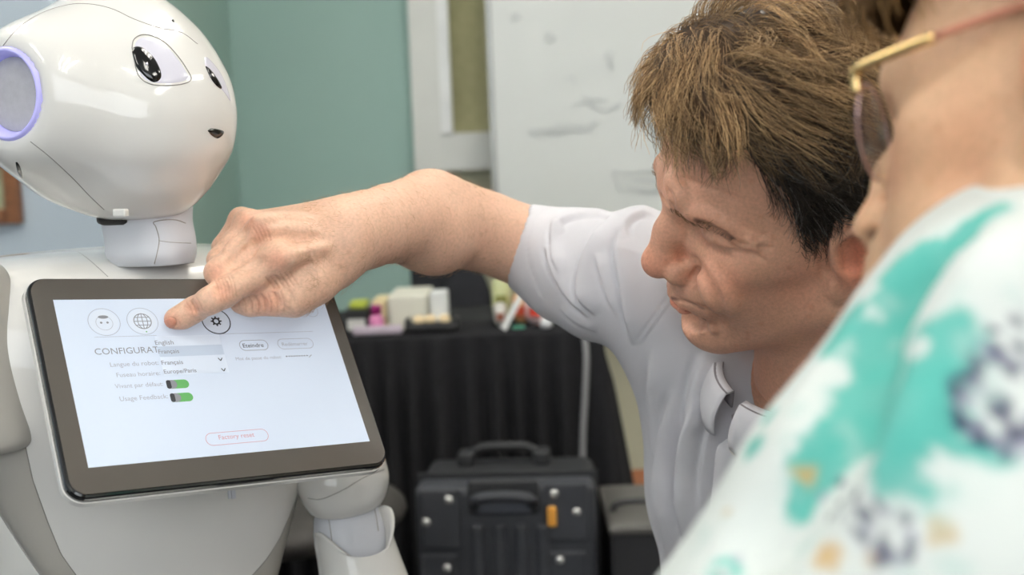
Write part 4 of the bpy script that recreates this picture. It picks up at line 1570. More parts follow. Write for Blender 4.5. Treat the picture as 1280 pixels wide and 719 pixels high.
for pts in ([(272, 354), (276, 361), (279, 369)], [(278, 352), (283, 360), (285, 368)], [(267, 358), (270, 364), (272, 372)],
            [(237, 378), (241, 384), (244, 391)], [(233, 381), (237, 387)], [(341, 346), (347, 350), (354, 354)], [(336, 350), (341, 356), (346, 359)],
            [(317, 372), (320, 378), (321, 386)], [(325, 370), (330, 377), (332, 387)], [(340, 366), (346, 374), (350, 385)], [(356, 360), (363, 370), (366, 382)], [(309, 375), (312, 381), (312, 388)]):
    groove(f, bb, pts, .0008, .003, off=.0002)
for pts in ([(330, 325), (316, 334), (300, 345)], [(318, 305), (300, 318), (285, 330)], [(308, 288), (294, 303), (283, 317)]):
    groove(f, bb, pts, .0016, .006, off=.0012)
for pts in ([(335, 288), (362, 287), (395, 290)], [(358, 325), (380, 316), (405, 310)], [(322, 274), (350, 272), (385, 273)]):
    groove(f, bb, pts, .0015, .010, sub=False, off=-.0008)
# finger nail step
nailc = W(209.5, 405.5, dt)
groove(f, bb, [(217, 398), (221, 403), (221, 409)], .0007, .0015, off=0)
aV, aF = f.mesh(1)


def refine(V, F, mask):
    """split the masked quads in four"""
    Fm, Fr = F[mask], F[~mask]
    E = np.sort(np.concatenate([Fm[:, [0, 1]], Fm[:, [1, 2]], Fm[:, [2, 3]], Fm[:, [3, 0]]]), axis=1)
    uE, inv = np.unique(E, axis=0, return_inverse=True)
    inv = inv.ravel()
    k = len(Fm)
    e0, e1, e2, e3 = [inv[q * k:(q + 1) * k] + len(V) for q in range(4)]
    cen = np.arange(k) + len(V) + len(uE)
    V2 = np.vstack([V, (V[uE[:, 0]] + V[uE[:, 1]]) / 2, V[Fm].mean(1)])
    F2 = np.vstack([np.stack([Fm[:, 0], e0, cen, e3], 1), np.stack([e0, Fm[:, 1], e1, cen], 1), np.stack([cen, e1, Fm[:, 2], e2], 1), np.stack([e3, cen, e2, Fm[:, 3]], 1)])
    return V2, np.vstack([F2, Fr])


def normals(V, F):
    n = np.cross(V[F[:, 2]] - V[F[:, 0]], V[F[:, 3]] - V[F[:, 1]])
    out = np.zeros_like(V)
    for k in range(4):
        for ax in range(3):
            out[:, ax] += np.bincount(F[:, k], n[:, ax], len(V))
    return out / (np.linalg.norm(out, axis=1)[:, None] + 1e-12)


def surf_line(bvh, pts, n):
    Q = []
    for x, y in catmull(np.array(pts, float), n):
        h = bvh.ray_cast(Vector(CAM), Vector(ray(x, y)))
        if h[0] is not None: Q.append(np.array(h[0]))
    return Q


Pq, _ = px_of(aV)
aV, aF = refine(aV, aF, (Pq[aF][:, :, 0] < 400).all(1))
aN = normals(aV, aF)
ab2 = bvh_of(aV, aF)
disp = np.zeros(len(aV))
crease = np.zeros(len(aV))
wr = []
for k in range(6):
    wr.append(([(268 + k * 4.2, 350 - k * 1.0), (272 + k * 4.2, 359 - k), (275 + k * 4.0, 369 - k * .6), (276 + k * 4, 377 - k * 1.4)], .00045, .0006))
for k in range(4):
    wr.append(([(233 + k * 4, 378 - k * 2), (238 + k * 4, 385 - k * 2), (241 + k * 4, 393 - k * 2)], .00035, .0005))
for k in range(6):
    wr.append(([(332 + k * 6, 347 - k * 1.5), (338 + k * 6, 354 - k), (343 + k * 6, 361 - k)], .0004, .0007))
for k in range(7):
    wr.append(([(303 + k * 8, 372 - k * 1.2), (307 + k * 8, 380 - k * .5), (307 + k * 8, 390 - k * .2)], .0004, .0007))
for k in range(4):
    wr.append(([(316 + k * 5, 284 - k), (321 + k * 5, 292), (325 + k * 4.5, 301)], .0003, .0008))
for pts, dp, wd in wr:
    Q = surf_line(ab2, pts, 9)
    if len(Q) > 1:
        d = seg_dist(aV, Q)
        g_ = np.exp(-(d / wd) ** 2)
        disp -= dp * g_
        crease = np.maximum(crease, g_)
# tendons and veins on the back of the hand
for pts, dp, wd in (([(352, 322), (378, 314), (405, 309)], .0008, .003), ([(332, 287), (362, 286), (398, 291)], .0008, .003), ([(318, 274), (350, 273), (388, 275)], .0006, .003),
                    ([(362, 336), (372, 318), (368, 302), (382, 296)], .0005, .0014), ([(395, 330), (385, 312), (396, 298), (420, 292)], .0005, .0014)):
    Q = surf_line(ab2, pts, 16)
    if len(Q) > 1: disp += dp * np.exp(-(seg_dist(aV, Q) / wd) ** 2)
# nail plate
Pq, dq = px_of(aV)
nx_, ny_ = (Pq[:, 0] - 211) * .9 - (Pq[:, 1] - 404.5) * .43, (Pq[:, 0] - 211) * .43 + (Pq[:, 1] - 404.5) * .9
nail = np.sqrt((nx_ / 9.5) ** 2 + (ny_ / 7.0) ** 2)
facing = (aN @ ray(211, 404)) < -.15
disp += np.where(facing, .0004 * (1 - smooth01(nail, .8, .98)) - .0004 * np.exp(-((nail - 1.06) / .08) ** 2), 0)
aV = aV + aN * disp[:, None]
P, dep = px_of(aV)
aC = np.tile(np.array(srgb(224, 182, 155)), (len(aV), 1))
redk = np.array(srgb(214, 146, 120))
for (x, y, r) in ((279, 365, 20), (241, 386, 16), (347, 325, 22), (325, 289, 20), (309, 277, 16), (212, 405, 24), (335, 378, 30), (270, 340, 18)):
    d = np.hypot(P[:, 0] - x, P[:, 1] - y) / r
    aC = mixc(aC, .5 * (1 - smooth01(d, .2, 1)), redk)
aC = mixc(aC, .28 * crease, srgb(168, 104, 80))
aC = mixc(aC, .8 * (1 - smooth01(nail, .85, 1.0)) * facing, srgb(212, 142, 116))
aC = mixc(aC, .5 * np.exp(-((nail - 1.05) / .07) ** 2) * facing, srgb(160, 92, 66))
g = np.random.default_rng(8)
for _ in range(150):
    c = aV[g.integers(len(aV))]
    d = np.linalg.norm(aV - c, axis=1)
    aC = mixc(aC, .22 * (1 - smooth01(d, .0008, .0034)), srgb(176, 116, 84))
# hidden trunk core so that arm, neck and chest join under the shirt
f = Field(W(680, 760, 1.0) - [.02, .25, .02], W(1180, 350, 1.0) + [.02, .3, .02], .008)
ch(f, [(720, 340, 1.11, 44), (800, 352, 1.07, 44), (880, 400, 1.06, 60), (1000, 470, 1.0, 60), (1030, 525, .985, 70)], .03)
ch(f, [(960, 560, 1.07, 90), (985, 720, 1.09, 95)], .03)
ch(f, [(1000, 500, 1.0, 60), (970, 570, 1.05, 80)], .03)
cV, cF = f.mesh(1)
def link(A, B):
    i = rng.integers(0, len(A), 4000); j = rng.integers(0, len(B), 3000)
    best = (9, 0, 0)
    for q in i[:1500]:
        d = np.linalg.norm(B[j] - A[q], axis=1); k = int(d.argmin())
        if d[k] < best[0]: best = (d[k], int(q), int(j[k]))
    return best[1], best[2]


bodyV = np.vstack([hVw, aV, cV])
bodyF = np.vstack([hF, aF + len(hVw), cF + len(hVw) + len(aV)])
nh, na = len(hVw), len(aV)
br = []
for A, B, oa, ob in ((hVw, cV, 0, nh + na), (aV, cV, nh, nh + na)):
    sel = np.nonzero(np.linalg.norm(A - cV.mean(0), axis=1) < np.quantile(np.linalg.norm(A - cV.mean(0), axis=1), .12))[0]
    i, j = link(A[sel], B)
    i = int(sel[i])
    fa = next(q for q in (hF if oa == 0 else aF) if i in q)
    i2 = int(fa[(list(fa).index(i) + 1) % 4])
    fb = next(q for q in cF if j in q)
    j2 = int(fb[(list(fb).index(j) + 1) % 4])
    br.append((i + oa, i2 + oa, j2 + ob, j + ob))
bodyF = np.vstack([bodyF, np.array(br)])
bodyC = np.vstack([hC, aC, np.tile(np.array(SKIN), (len(cV), 1))])
def main_piece(V, F, C):
    """drop stray islands: keep what hangs together with the largest piece"""
    lab = np.arange(len(V))
    while True:
        m = lab[F].min(1)
        new = lab.copy()
        for k in range(4):
            np.minimum.at(new, F[:, k], m)
        new = new[new]
        if (new == lab).all(): break
        lab = new
    ids, cnt = np.unique(lab, return_counts=True)
    keep = lab == ids[cnt.argmax()]
    rm_ = np.cumsum(keep) - 1
    return V[keep], rm_[F[keep[F].all(1)]], C[keep]


bodyV, bodyF, bodyC = main_piece(bodyV, bodyF, bodyC)
add('body', bodyV, bodyF, M['skin'], man, col=bodyC)

# ---- shirt
M['shirt'] = material('shirt_cotton', srgb(210, 209, 214), .85, var=.03, vscale=25, bump=.12, bscale=900, bdist=.0006)
lo = np.array([W(632, 300, 1.12)[0] - .02, .80, .50])
hi = np.array([W(1150, 500, 1.0)[0], 1.28, W(800, 250, 1.08)[2] + .02])
SH = .0021


def shirt_base():
    f = Field(lo, hi, SH)
    ch(f, [(652, 305, 1.12, 51), (668, 312, 1.118, 54), (690, 322, 1.112, 62), (714, 334, 1.102, 71), (755, 347, 1.085, 80), (800, 352, 1.062, 89), (850, 372, 1.045, 98)], .006)
    ch(f, [(850, 372, 1.045, 96), (885, 420, 1.055, 108), (922, 470, 1.07, 126), (945, 610, 1.09, 134), (972, 720, 1.10, 138), (990, 1000, 1.1, 150)], .014)
    ch(f, [(1030, 590, 1.0, 95), (1050, 720, 1.02, 130), (1050, 1000, 1.05, 150)], .04)
    ch(f, [(870, 400, 1.06, 70), (960, 490, 1.06, 75), (1060, 520, .99, 70), (1130, 520, .93, 80)], .04)
    ch(f, [(1130, 520, .93, 80), (1150, 700, .93, 75)], .03)
    return f


f = shirt_base()
V, F = f.mesh(1)
sb = bvh_of(V, F)
# sleeve opening: hollow around the forearm and a flat cut
ch(f, [(600, 291, 1.11, 52), (652, 307, 1.12, 50.5), (668, 316, 1.119, 50)], .002, True)
# cuff hem
for dx in (0,):
    groove(f, sb, [(683, 262), (672, 275), (661, 300), (659, 320), (667, 347), (682, 378)], .0008, .002, off=.0002, n=24)
V, F = f.mesh(3)
sN = normals(V, F)
sP_, sD_ = px_of(V)
front = (np.sum(sN * (V - CAM), axis=1) < 0)
mpp = sD_ / FPX


def fold(pts, amp, sharp, soft):
    """pinched cloth: a ridge that falls off steeply on its left/upper side and gently on the other"""
    Q = catmull(np.array(pts, float), 40)
    best = np.full(len(V), 1e6); side = np.zeros(len(V)); fade = np.zeros(len(V))
    for i in range(len(Q) - 1):
        a, b = Q[i], Q[i + 1]
        ba = b - a
        t_ = np.clip(((sP_ - a) @ ba) / (ba @ ba), 0, 1)
        dv = sP_ - a - t_[:, None] * ba
        d = np.hypot(dv[:, 0], dv[:, 1])
        m_ = d < best
        best[m_] = d[m_]
        side[m_] = np.sign(ba[0] * dv[m_, 1] - ba[1] * dv[m_, 0])
        u_ = (i + t_[m_]) / (len(Q) - 1)
        fade[m_] = np.clip(np.sin(u_ * math.pi) * 1.6, 0.0, 1)
    d = best * mpp
    w = np.where(side > 0, sharp, soft)
    return amp * fade * np.exp(-(d / w) ** 2) * front - .45 * amp * fade * np.exp(-((d - sharp * 1.7) / sharp) ** 2) * front * (side > 0)


dsp_ = np.zeros(len(V))
for pts, amp, sh_, so_ in (
        ([(683, 306), (690, 330), (702, 355), (716, 374), (740, 396)], .0062, .0022, .010),
        ([(768, 268), (748, 294), (733, 321), (727, 347), (730, 370), (748, 396)], .0064, .0022, .011),
        ([(778, 292), (772, 312), (774, 335), (780, 362), (787, 400), (790, 432)], .0068, .0022, .012),
        ([(706, 290), (700, 282), (704, 275), (724, 269), (748, 267), (764, 270)], .0035, .0018, .008),
        ([(784, 300), (782, 284), (789, 273), (802, 267), (822, 269)], .0040, .0020, .010),
        ([(748, 318), (752, 340), (760, 368), (772, 396)], .0030, .0018, .007),
        ([(694, 276), (690, 296), (694, 318), (706, 345)], .0034, .0018, .007),
        ([(700, 384), (722, 402), (748, 414)], .0028, .0018, .007),
        ([(884, 438), (872, 470), (864, 505), (860, 560), (859, 620), (856, 700)], .0085, .0040, .016),
        ([(874, 490), (862, 545), (857, 600), (855, 670)], .0085, .0030, .011),
        ([(842, 486), (833, 550), (829, 615), (834, 700)], .0085, .0032, .013),
        ([(818, 436), (815, 500), (823, 580), (836, 660)], .0055, .0035, .012),
        ([(893, 520), (884, 570), (880, 640)], .0040, .0024, .008)):
    dsp_ += fold(pts, amp, sh_, so_)
for pts in ([(842, 362), (818, 394), (795, 428)], [(849, 366), (825, 398), (802, 432)]):
    dsp_ += fold(pts, -.0012, .0012, .0012)
V = V + sN * dsp_[:, None]
shirt = add('shirt', V, F, M['shirt'], man)
sb2 = bvh_of(V, F)


def strip(rows, name, mat, parent, thick=.0012, n=24):
    """rows of (px,py,d) polylines -> cloth surface with thickness"""
    G = [catmull(np.array([W(*p) for p in r_]), n) for r_ in rows]
    G = np.array(G)
    m = len(G)
    G = np.array([catmull(G[:, i], m * 5) for i in range(n)]).transpose(1, 0, 2)
    m = len(G)
    V = G.reshape(-1, 3)
    F = [(i * n + k, i * n + k + 1, (i + 1) * n + k + 1, (i + 1) * n + k) for i in range(m - 1) for k in range(n - 1)]
    o = recalc(add(name, V, F, mat, parent))
    s = o.modifiers.new('solidify', 'SOLIDIFY'); s.thickness = thick; s.offset = 0
    return o


# collar: far leaf, near leaf, placket edge and button
M['lining'] = material('grey_shirt_lining', srgb(132, 126, 130), .85, var=.06, vscale=60)
CB = W(1012, 512, .985)
CAx = unit(h2w(np.array([[-.02, 0, -.02]]))[0] - CB)                 # up along the neck
c0 = W(922, 516, .942) - CB
CFr = unit(c0 - CAx * (c0 @ CAx)); CSd = np.cross(CAx, CFr)
rf = np.linalg.norm(c0 - CAx * (c0 @ CAx)); hf0 = c0 @ CAx


def collar():
    ph_ = np.radians(np.linspace(6, 354, 90))
    rows = []
    for k, t_ in enumerate(np.linspace(0, 1, 13)):
        row = []
        for a_ in ph_:
            w_ = (1 + math.cos(a_)) / 2                              # 1 at the front, 0 at the nape
            r_ = .0635 + (rf - .0635) * w_ ** 2.2
            base_h = hf0 * w_ ** 2 + .012 * (1 - w_)
            if t_ < .45:                                             # stand
                q = t_ / .45
                rr = r_ - .001 * q; h_ = base_h + .030 * q * (1 - .45 * w_ ** 3)
            else:                                                    # leaf turned down
                q = (t_ - .45) / .55
                tipx = math.exp(-((min(a_, 2 * math.pi - a_) - .35) / .35) ** 2)
                rr = r_ + .0035 + .011 * q + .006 * math.sin(q * 3.14)
                h_ = base_h + .030 * (1 - .45 * w_ ** 3) + .002 - q * (.033 + .014 * tipx)
            row.append(CB + CFr * rr * math.cos(a_) + CSd * rr * math.sin(a_) + CAx * h_)
        rows.append(row)
    G = np.array(rows); m_, n_ = G.shape[:2]
    F = [(a * n_ + b, a * n_ + b + 1, (a + 1) * n_ + b + 1, (a + 1) * n_ + b) for a in range(m_ - 1) for b in range(n_ - 1)]
    for nm, F_, mt_ in (('collar_stand', [q for q in F if q[0] // n_ < 6], M['lining']), ('collar', [q for q in F if q[0] // n_ >= 5], M['shirt'])):
        us = sorted({i for q in F_ for i in q}); ix = {v: k for k, v in enumerate(us)}
        o = recalc(add(nm, G.reshape(-1, 3)[us], [tuple(ix[i] for i in q) for q in F_], mt_, shirt))
        s_ = o.modifiers.new('solidify', 'SOLIDIFY'); s_.thickness = .0014; s_.offset = 0


collar()
strip([[(915, 519, .945), (922, 514, .940), (934, 512, .938), (944, 516, .938)], [(916, 527, .944), (924, 530, .938), (936, 528, .936), (946, 526, .937)],
       [(920, 533, .947), (928, 536, .942), (938, 534, .940), (948, 532, .94)]], 'collar_tab', M['lining'], shirt)
strip([[(938, 520, .95), (922, 540, .955), (905, 552, .965), (896, 562, .97), (892, 600, .98), (888, 650, .985), (886, 720, .99)],
       [(952, 528, .945), (938, 548, .948), (922, 560, .955), (914, 572, .96), (908, 606, .97), (903, 652, .975), (900, 720, .98)],
       [(975, 540, .95), (965, 560, .95), (950, 580, .955), (945, 600, .96), (940, 640, .965), (935, 680, .97), (930, 720, .975)]], 'placket', M['shirt'], shirt)
M['button'] = material('shirt_button', srgb(200, 196, 190), .3)
for px, py, d in ((926, 524, .934), (920, 562, .949), (908, 640, .966)):
    MB().lathe(W(px, py, d), -ray(px, py), [(.0045, 0), (.005, .0008), (.0048, .0018), (.0036, .0014), (.0005, .0012)], 18).build('button', M['button'], shirt, smooth=True)
# trousers and shoes (below the frame, kneeling)
M['jeans'] = material('navy_trousers', srgb(44, 48, 62), .9, var=.15, vscale=60)
hipx = W(1000, 900, 1.1)
f = Field((.02, .8, -.005), (.75, 1.5, .66), .012)
for s, y in ((1, 1.0), (-1, 1.2)):
    f.chain([(hipx[0], y, .48), (.12, y + .01, .10), (.50, y + .02, .075)], [.105, .075, .05], .03)
f.cone((hipx[0], 1.0, .52), (hipx[0], 1.2, .52), .11, .11, .03)
V, F = f.mesh(1)
V[:, 2] = np.maximum(V[:, 2], .003)
add('trousers', V, F, M['jeans'], man)
for y in (1.01, 1.22):
    f = Field((.46, y - .07, -.005), (.76, y + .07, .16), .006)
    f.chain([(.53, y, .06), (.70, y, .045)], [.045, .038], .02)
    V, F = f.mesh(1); V[:, 2] = np.maximum(V[:, 2], .003)
    add('shoe', V, F, M['black'], man)
# ------------------------------------------------------------------ hair of the man
def hairline_z(phi):
    """lowest hair height round the head, phi = angle from the face direction (degrees)"""
    return np.interp(np.abs(phi), [0, 30, 46, 50, 54, 60, 64, 67, 70, 78, 86, 96, 108, 125, 180], [.084, .084, .086, .072, .062, .053, .043, .014, .008, .010, .014, .024, .0, -.045, -.055])


def cap_mesh(localV, localF, thick, z_extra=0.0):
    pass


headbvh = bvh_of(headV_local, hF)


def skull(dirs, c=np.array([-.002, 0, .035])):
    """points and normals on the head in these directions"""
    P, Nn = [], []
    for d in dirs:
        h = headbvh.ray_cast(Vector(c + d * .3), Vector(-d))
        P.append(np.array(h[0]) if h[0] is not None else c + d * .09); Nn.append(np.array(h[1]) if h[0] is not None else d)
    return np.array(P), np.array(Nn)


def sdir(n, g):
    v = g.normal(size=(n, 3))
    return v / np.linalg.norm(v, axis=1)[:, None]


def hair_seeds(n, g):
    d = sdir(n * 4, g)
    P, Nn = skull(d)
    phi = np.degrees(np.arctan2(P[:, 1], P[:, 0]))
    keep = (P[:, 2] > hairline_z(phi) + g.normal(size=len(P)) * .003) & ~((np.abs(P[:, 1]) > .079))
    return P[keep][:n], Nn[keep][:n], phi[keep][:n]


# volume under the strands
f = Field((-.14, -.115, -.08), (.13, .115, .175), .003)
f.ell((-.004, 0, .048), (.103, .081, .094), .01)
f.ell((.022, .006, .088), (.072, .066, .058), .03)
f.ell((-.03, .0, .085), (.07, .07, .06), .03)
f.ell((.052, .004, .100), (.044, .058, .028), .02)
f.ell((.070, .010, .108), (.024, .048, .020), .02)
f.ell((.040, 0, .122), (.05, .05, .026), .02)
V, F = f.mesh(1)
phi = np.degrees(np.arctan2(V[:, 1], V[:, 0]))
hz = hairline_z(phi) + .006
keep = V[:, 2] > hz
fk = keep[F].all(1)
used = np.unique(F[fk])
remap = -np.ones(len(V), int); remap[used] = np.arange(len(used))
cV_, cF_ = V[used], remap[F[fk]]
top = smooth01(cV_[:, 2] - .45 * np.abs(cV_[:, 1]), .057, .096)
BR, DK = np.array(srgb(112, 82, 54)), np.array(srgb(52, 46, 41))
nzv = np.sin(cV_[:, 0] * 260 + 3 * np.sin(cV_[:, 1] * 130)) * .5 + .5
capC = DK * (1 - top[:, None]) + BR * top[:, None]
capC *= (.22 + .16 * nzv)[:, None]  # cap colour darkened so gaps between strands read as shadow
# pull the rim down onto the skin so no edge floats
rim = 1 - smooth01(cV_[:, 2] - hairline_z(np.degrees(np.arctan2(cV_[:, 1], cV_[:, 0]))), .006, .022)
for i in np.nonzero(rim > 0)[0]:
    h = headbvh.find_nearest(Vector(cV_[i]))
    q = np.array(h[0]) - np.array(h[1]) * .001
    cV_[i] = cV_[i] * (1 - rim[i]) + q * rim[i]
capbvh = bvh_of(cV_, cF_)
g = np.random.default_rng(21)


def field_dir(P, Nn, g):
    """combing direction in the head frame"""
    n = len(P)
    zt = smooth01(P[:, 2], .06, .10)
    front = smooth01(P[:, 0], .045, .078) * zt
    side = np.sign(P[:, 1] + .022)
    topd = np.stack([-.55 * np.ones(n), side * .85, -.25 * np.ones(n)], 1)
    frd = np.stack([.45 * np.ones(n), .75 * np.ones(n), -.35 * np.ones(n)], 1)
    sd = np.stack([-.50 * np.ones(n), np.zeros(n), -.85 * np.ones(n)], 1)
    d = sd * (1 - zt[:, None]) + zt[:, None] * (topd * (1 - front[:, None]) + frd * front[:, None])
    return d


def grow(P, Nn, g, L, lift, jit, S=8):
    D = field_dir(P, Nn, g) + g.normal(size=P.shape) * jit
    D /= np.linalg.norm(D, axis=1)[:, None]
    pts = [P.copy()]
    cur = P.copy()
    n = Nn.copy()
    curl = g.normal(size=P.shape) * jit * .9
    for s in range(1, S):
        fr = s / (S - 1)
        T = D + curl * fr * 1.4
        T = T - n * np.sum(T * n, 1)[:, None]
        T /= np.linalg.norm(T, axis=1)[:, None] + 1e-9
        up = (lift * (1 - fr * 1.35))[:, None]
        step = T + n * up
        step /= np.linalg.norm(step, axis=1)[:, None]
        cur = cur + step * (L / (S - 1))[:, None]
        for i in range(len(cur)):
            h = headbvh.find_nearest(Vector(cur[i]))
            nn = cur[i] - np.array(h[0])
            if np.dot(nn, np.array(h[1])) < .0012:
                cur[i] = np.array(h[0]) + np.array(h[1]) * .0016
            n[i] = np.array(h[1])
        pts.append(cur.copy())
    return np.stack(pts, 1)


def cap_seeds(n, g):
    i = g.integers(0, len(cV_), n * 2)
    P = cV_[i] + g.normal(size=(n * 2, 3)) * .0015
    ph_ = np.degrees(np.arctan2(P[:, 1], P[:, 0]))
    k = (P[:, 2] > hairline_z(ph_) + .010)
    P = P[k][:n]
    Nn = P - np.array([0, 0, .03]); Nn /= np.linalg.norm(Nn, axis=1)[:, None]
    return P - Nn * .003, Nn


NG = 420
gP, gN, gphi = hair_seeds(NG, g)
cP, cN = cap_seeds(520, g)
gP = np.vstack([gP, cP]); gN = np.vstack([gN, cN])
isc = np.r_[np.zeros(len(gP) - len(cP)), np.ones(len(cP))]
zt = smooth01(gP[:, 2], .055, .095)
gL = .024 + .026 * zt + g.uniform(0, .012, len(gP))
gL *= .5 + .5 * smooth01(gP[:, 2], .015, .05)
gL *= 1 - .35 * smooth01(gP[:, 0], .05, .08)
guides = grow(gP, gN, g, gL, .55 + .35 * zt + g.uniform(-.1, .4, len(gP)) - isc * .25, .30)
sP, sN, sphi = hair_seeds(10000, g)
sP2, sN2 = cap_seeds(13000, g)
sP = np.vstack([sP, sP2]); sN = np.vstack([sN, sN2])
from mathutils.kdtree import KDTree
kd = KDTree(len(gP))
for i, p in enumerate(gP): kd.insert(Vector(p), i)
kd.balance()
S = guides.shape[1]
paths = np.zeros((len(sP), S, 3))
clump = np.zeros(len(sP), int)
for i, p in enumerate(sP):
    near = kd.find_n(Vector(p), 3)
    w = np.array([1 / (q[2] + .0015) ** 2 for q in near]); w[0] *= 1.8; w /= w.sum()
    off = sum(ww * (guides[q[1]] - gP[q[1]]) for ww, q in zip(w, near))
    gi = near[0][1]
    own = p + off
    t_ = np.linspace(0, 1, S)[:, None] ** 1.2
    own = own * (1 - .55 * t_) + (guides[gi] + (p - gP[gi]) * .35) * (.55 * t_)
    paths[i] = own
    clump[i] = gi
wob = g.normal(size=(len(sP), 1, 3)) * np.linspace(0, 1, S)[None, :, None] ** 1.5 * .0020
ph = g.uniform(0, 6.28, (len(sP), 1, 3))
wave = np.sin(np.linspace(0, 7, S)[None, :, None] + ph) * .0019 * np.linspace(0, 1, S)[None, :, None]
paths = paths + wob + wave
# trim what would hang too far down the forehead
phs = np.degrees(np.arctan2(paths[..., 1], paths[..., 0]))
zmin = np.interp(np.abs(phs), [0, 15, 34, 44, 50, 54, 58], [.074, .072, .071, .079, .066, .05, -1])
zmin = zmin + g.normal(size=(len(paths), 1)) * .006
bad = (paths[..., 2] < zmin)
for i in np.nonzero(bad.any(1))[0]:
    k = max(bad[i].argmax() - .5, .8)
    if k < 2: k = 1.2
    tt = np.linspace(0, k, S)
    i0 = np.minimum(tt.astype(int), S - 2); fr = (tt - i0)[:, None]
    paths[i] = paths[i][i0] * (1 - fr) + paths[i][i0 + 1] * fr
# keep off the skin
flat = paths.reshape(-1, 3)
for i in range(len(flat)):
    if i % S == 0: continue
    h = headbvh.find_nearest(Vector(flat[i]))
    if h[0] is not None and np.dot(flat[i] - np.array(h[0]), np.array(h[1])) < .0008:
        flat[i] = np.array(h[0]) + np.array(h[1]) * .0010
paths = flat.reshape(-1, S, 3)
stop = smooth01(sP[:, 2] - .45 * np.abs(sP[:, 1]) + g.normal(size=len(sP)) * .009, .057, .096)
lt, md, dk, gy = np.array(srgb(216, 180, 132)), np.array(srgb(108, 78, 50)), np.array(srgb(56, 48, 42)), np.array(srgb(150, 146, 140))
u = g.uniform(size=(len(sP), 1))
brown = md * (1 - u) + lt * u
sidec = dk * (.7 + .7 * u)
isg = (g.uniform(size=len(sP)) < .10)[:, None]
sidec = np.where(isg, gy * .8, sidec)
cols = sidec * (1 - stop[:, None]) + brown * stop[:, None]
cols = cols * (g.uniform(.5, 1.4, len(gP))[clump])[:, None]  # random tone per clump, also imitating dark gaps and highlights
rad = (.00024 * np.linspace(1, .35, S))[None, :] * g.uniform(.7, 1.3, (len(sP), 1))
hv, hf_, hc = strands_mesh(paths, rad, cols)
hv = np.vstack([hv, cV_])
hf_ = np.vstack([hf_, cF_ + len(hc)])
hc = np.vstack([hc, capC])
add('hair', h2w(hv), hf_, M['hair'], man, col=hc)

# eyebrows and lashes
def tuft(n, a, b, spread, dirv, L, colr, g, bow=None, r=.00022):
    t_ = g.uniform(size=(n, 1))
    mid = bow if bow is not None else (np.asarray(a) + np.asarray(b)) / 2
    P = (1 - t_) ** 2 * np.asarray(a) + 2 * t_ * (1 - t_) * np.asarray(mid) + t_ ** 2 * np.asarray(b) + g.normal(size=(n, 3)) * spread
    Q, Nq = [], []
    for p in P:
        h = headbvh.find_nearest(Vector(p)); Q.append(np.array(h[0])); Nq.append(np.array(h[1]))
    Q, Nq = np.array(Q), np.array(Nq)
    D = np.asarray(dirv) + g.normal(size=(n, 3)) * .35
    D = D - Nq * np.sum(D * Nq, 1)[:, None] * .9
    D /= np.linalg.norm(D, axis=1)[:, None]
    ln = L * g.uniform(.5, 1.1, (n, 1))
    path = np.stack([Q + Nq * .0001, Q + D * ln * .5 + Nq * ln * .25, Q + D * ln + Nq * ln * .22], 1)
    cc_ = np.array(colr) * g.uniform(.6, 1.3, (n, 1))
    return strands_mesh(path, np.tile(np.array([r, r * .8, r * .3]), (n, 1)), cc_)


for s in (1, -1):
    a, b, c = tuft(60, (.0985, s * .013, .0310), (.080, s * .046, .0340), .0012, (-.45, s * .8, .15), .007, srgb(150, 112, 80), g, bow=(.0985, s * .032, .0370))
    add('eyebrow', h2w(a), b, M['hair'], man, col=c)
    mid = slit[:, :] * [1, s, 1]
    L_ = len(mid)
    e = g.integers(1, L_ - 1, 26)
    Q = mid[e] + (mid[e + 1] - mid[e]) * g.uniform(size=(26, 1)) + g.normal(size=(26, 3)) * .0002
    D = np.array([.75, s * .25, -.62]) + g.normal(size=(26, 3)) * .3
    ln = g.uniform(.0015, .0032, (26, 1))
    a, b, c = strands_mesh(np.stack([Q - D * .001, Q + D * ln * .5, Q + D * ln + [0, 0, .0008]], 1), np.tile(np.array([.00016, .00013, .00005]), (26, 1)), np.tile(np.array(srgb(70, 52, 40)), (26, 1)))
    add('eyelashes', h2w(a), b, M['hair'], man, col=c)
# fine hair on the forearm
P, dep = px_of(aV)
cand = np.nonzero((P[:, 0] > 385) & (P[:, 0] < 628))[0]
idx = g.choice(cand, 1500)
armb = bvh_of(aV, aF)
Q = aV[idx]
Nq = np.array([np.array(armb.find_nearest(Vector(q))[1]) for q in Q])
outw = Nq
D = np.tile(W(380, 290, .93) - W(560, 300, 1.08), (len(Q), 1)); D = D / np.linalg.norm(D, axis=1)[:, None]
D = D + g.normal(size=D.shape) * .6 + np.array([0, 0, -.2])
D = D - Nq * np.sum(D * Nq, 1)[:, None]
D /= np.linalg.norm(D, axis=1)[:, None]
ln = g.uniform(.004, .010, (len(Q), 1))
path = np.stack([Q, Q + D * ln * .5 + Nq * ln * .22, Q + D * ln + Nq * ln * .26], 1)
a, b, c = strands_mesh(path, np.tile(np.array([.00008, .00007, .00003]), (len(Q), 1)), np.tile(np.array(srgb(176, 132, 92)), (len(Q), 1)))
add('arm_hair', a, b, M['hair'], man, col=c)
# ================================================================== the woman in the foreground
WRm = np.array([[-.667, -.7199, .1918], [.0644, -.3122, -.9478], [.7423, -.6199, .2546]])
WTm = np.array([.2360, -.0523, .4633])
WS = .95


def g2w(P):
    return Wc((np.asarray(P, float) * WS) @ WRm.T + WTm)


def w2g(p):
    c = (np.asarray(p, float) - CAM) @ C2W
    return ((c - WTm) @ WRm) / WS


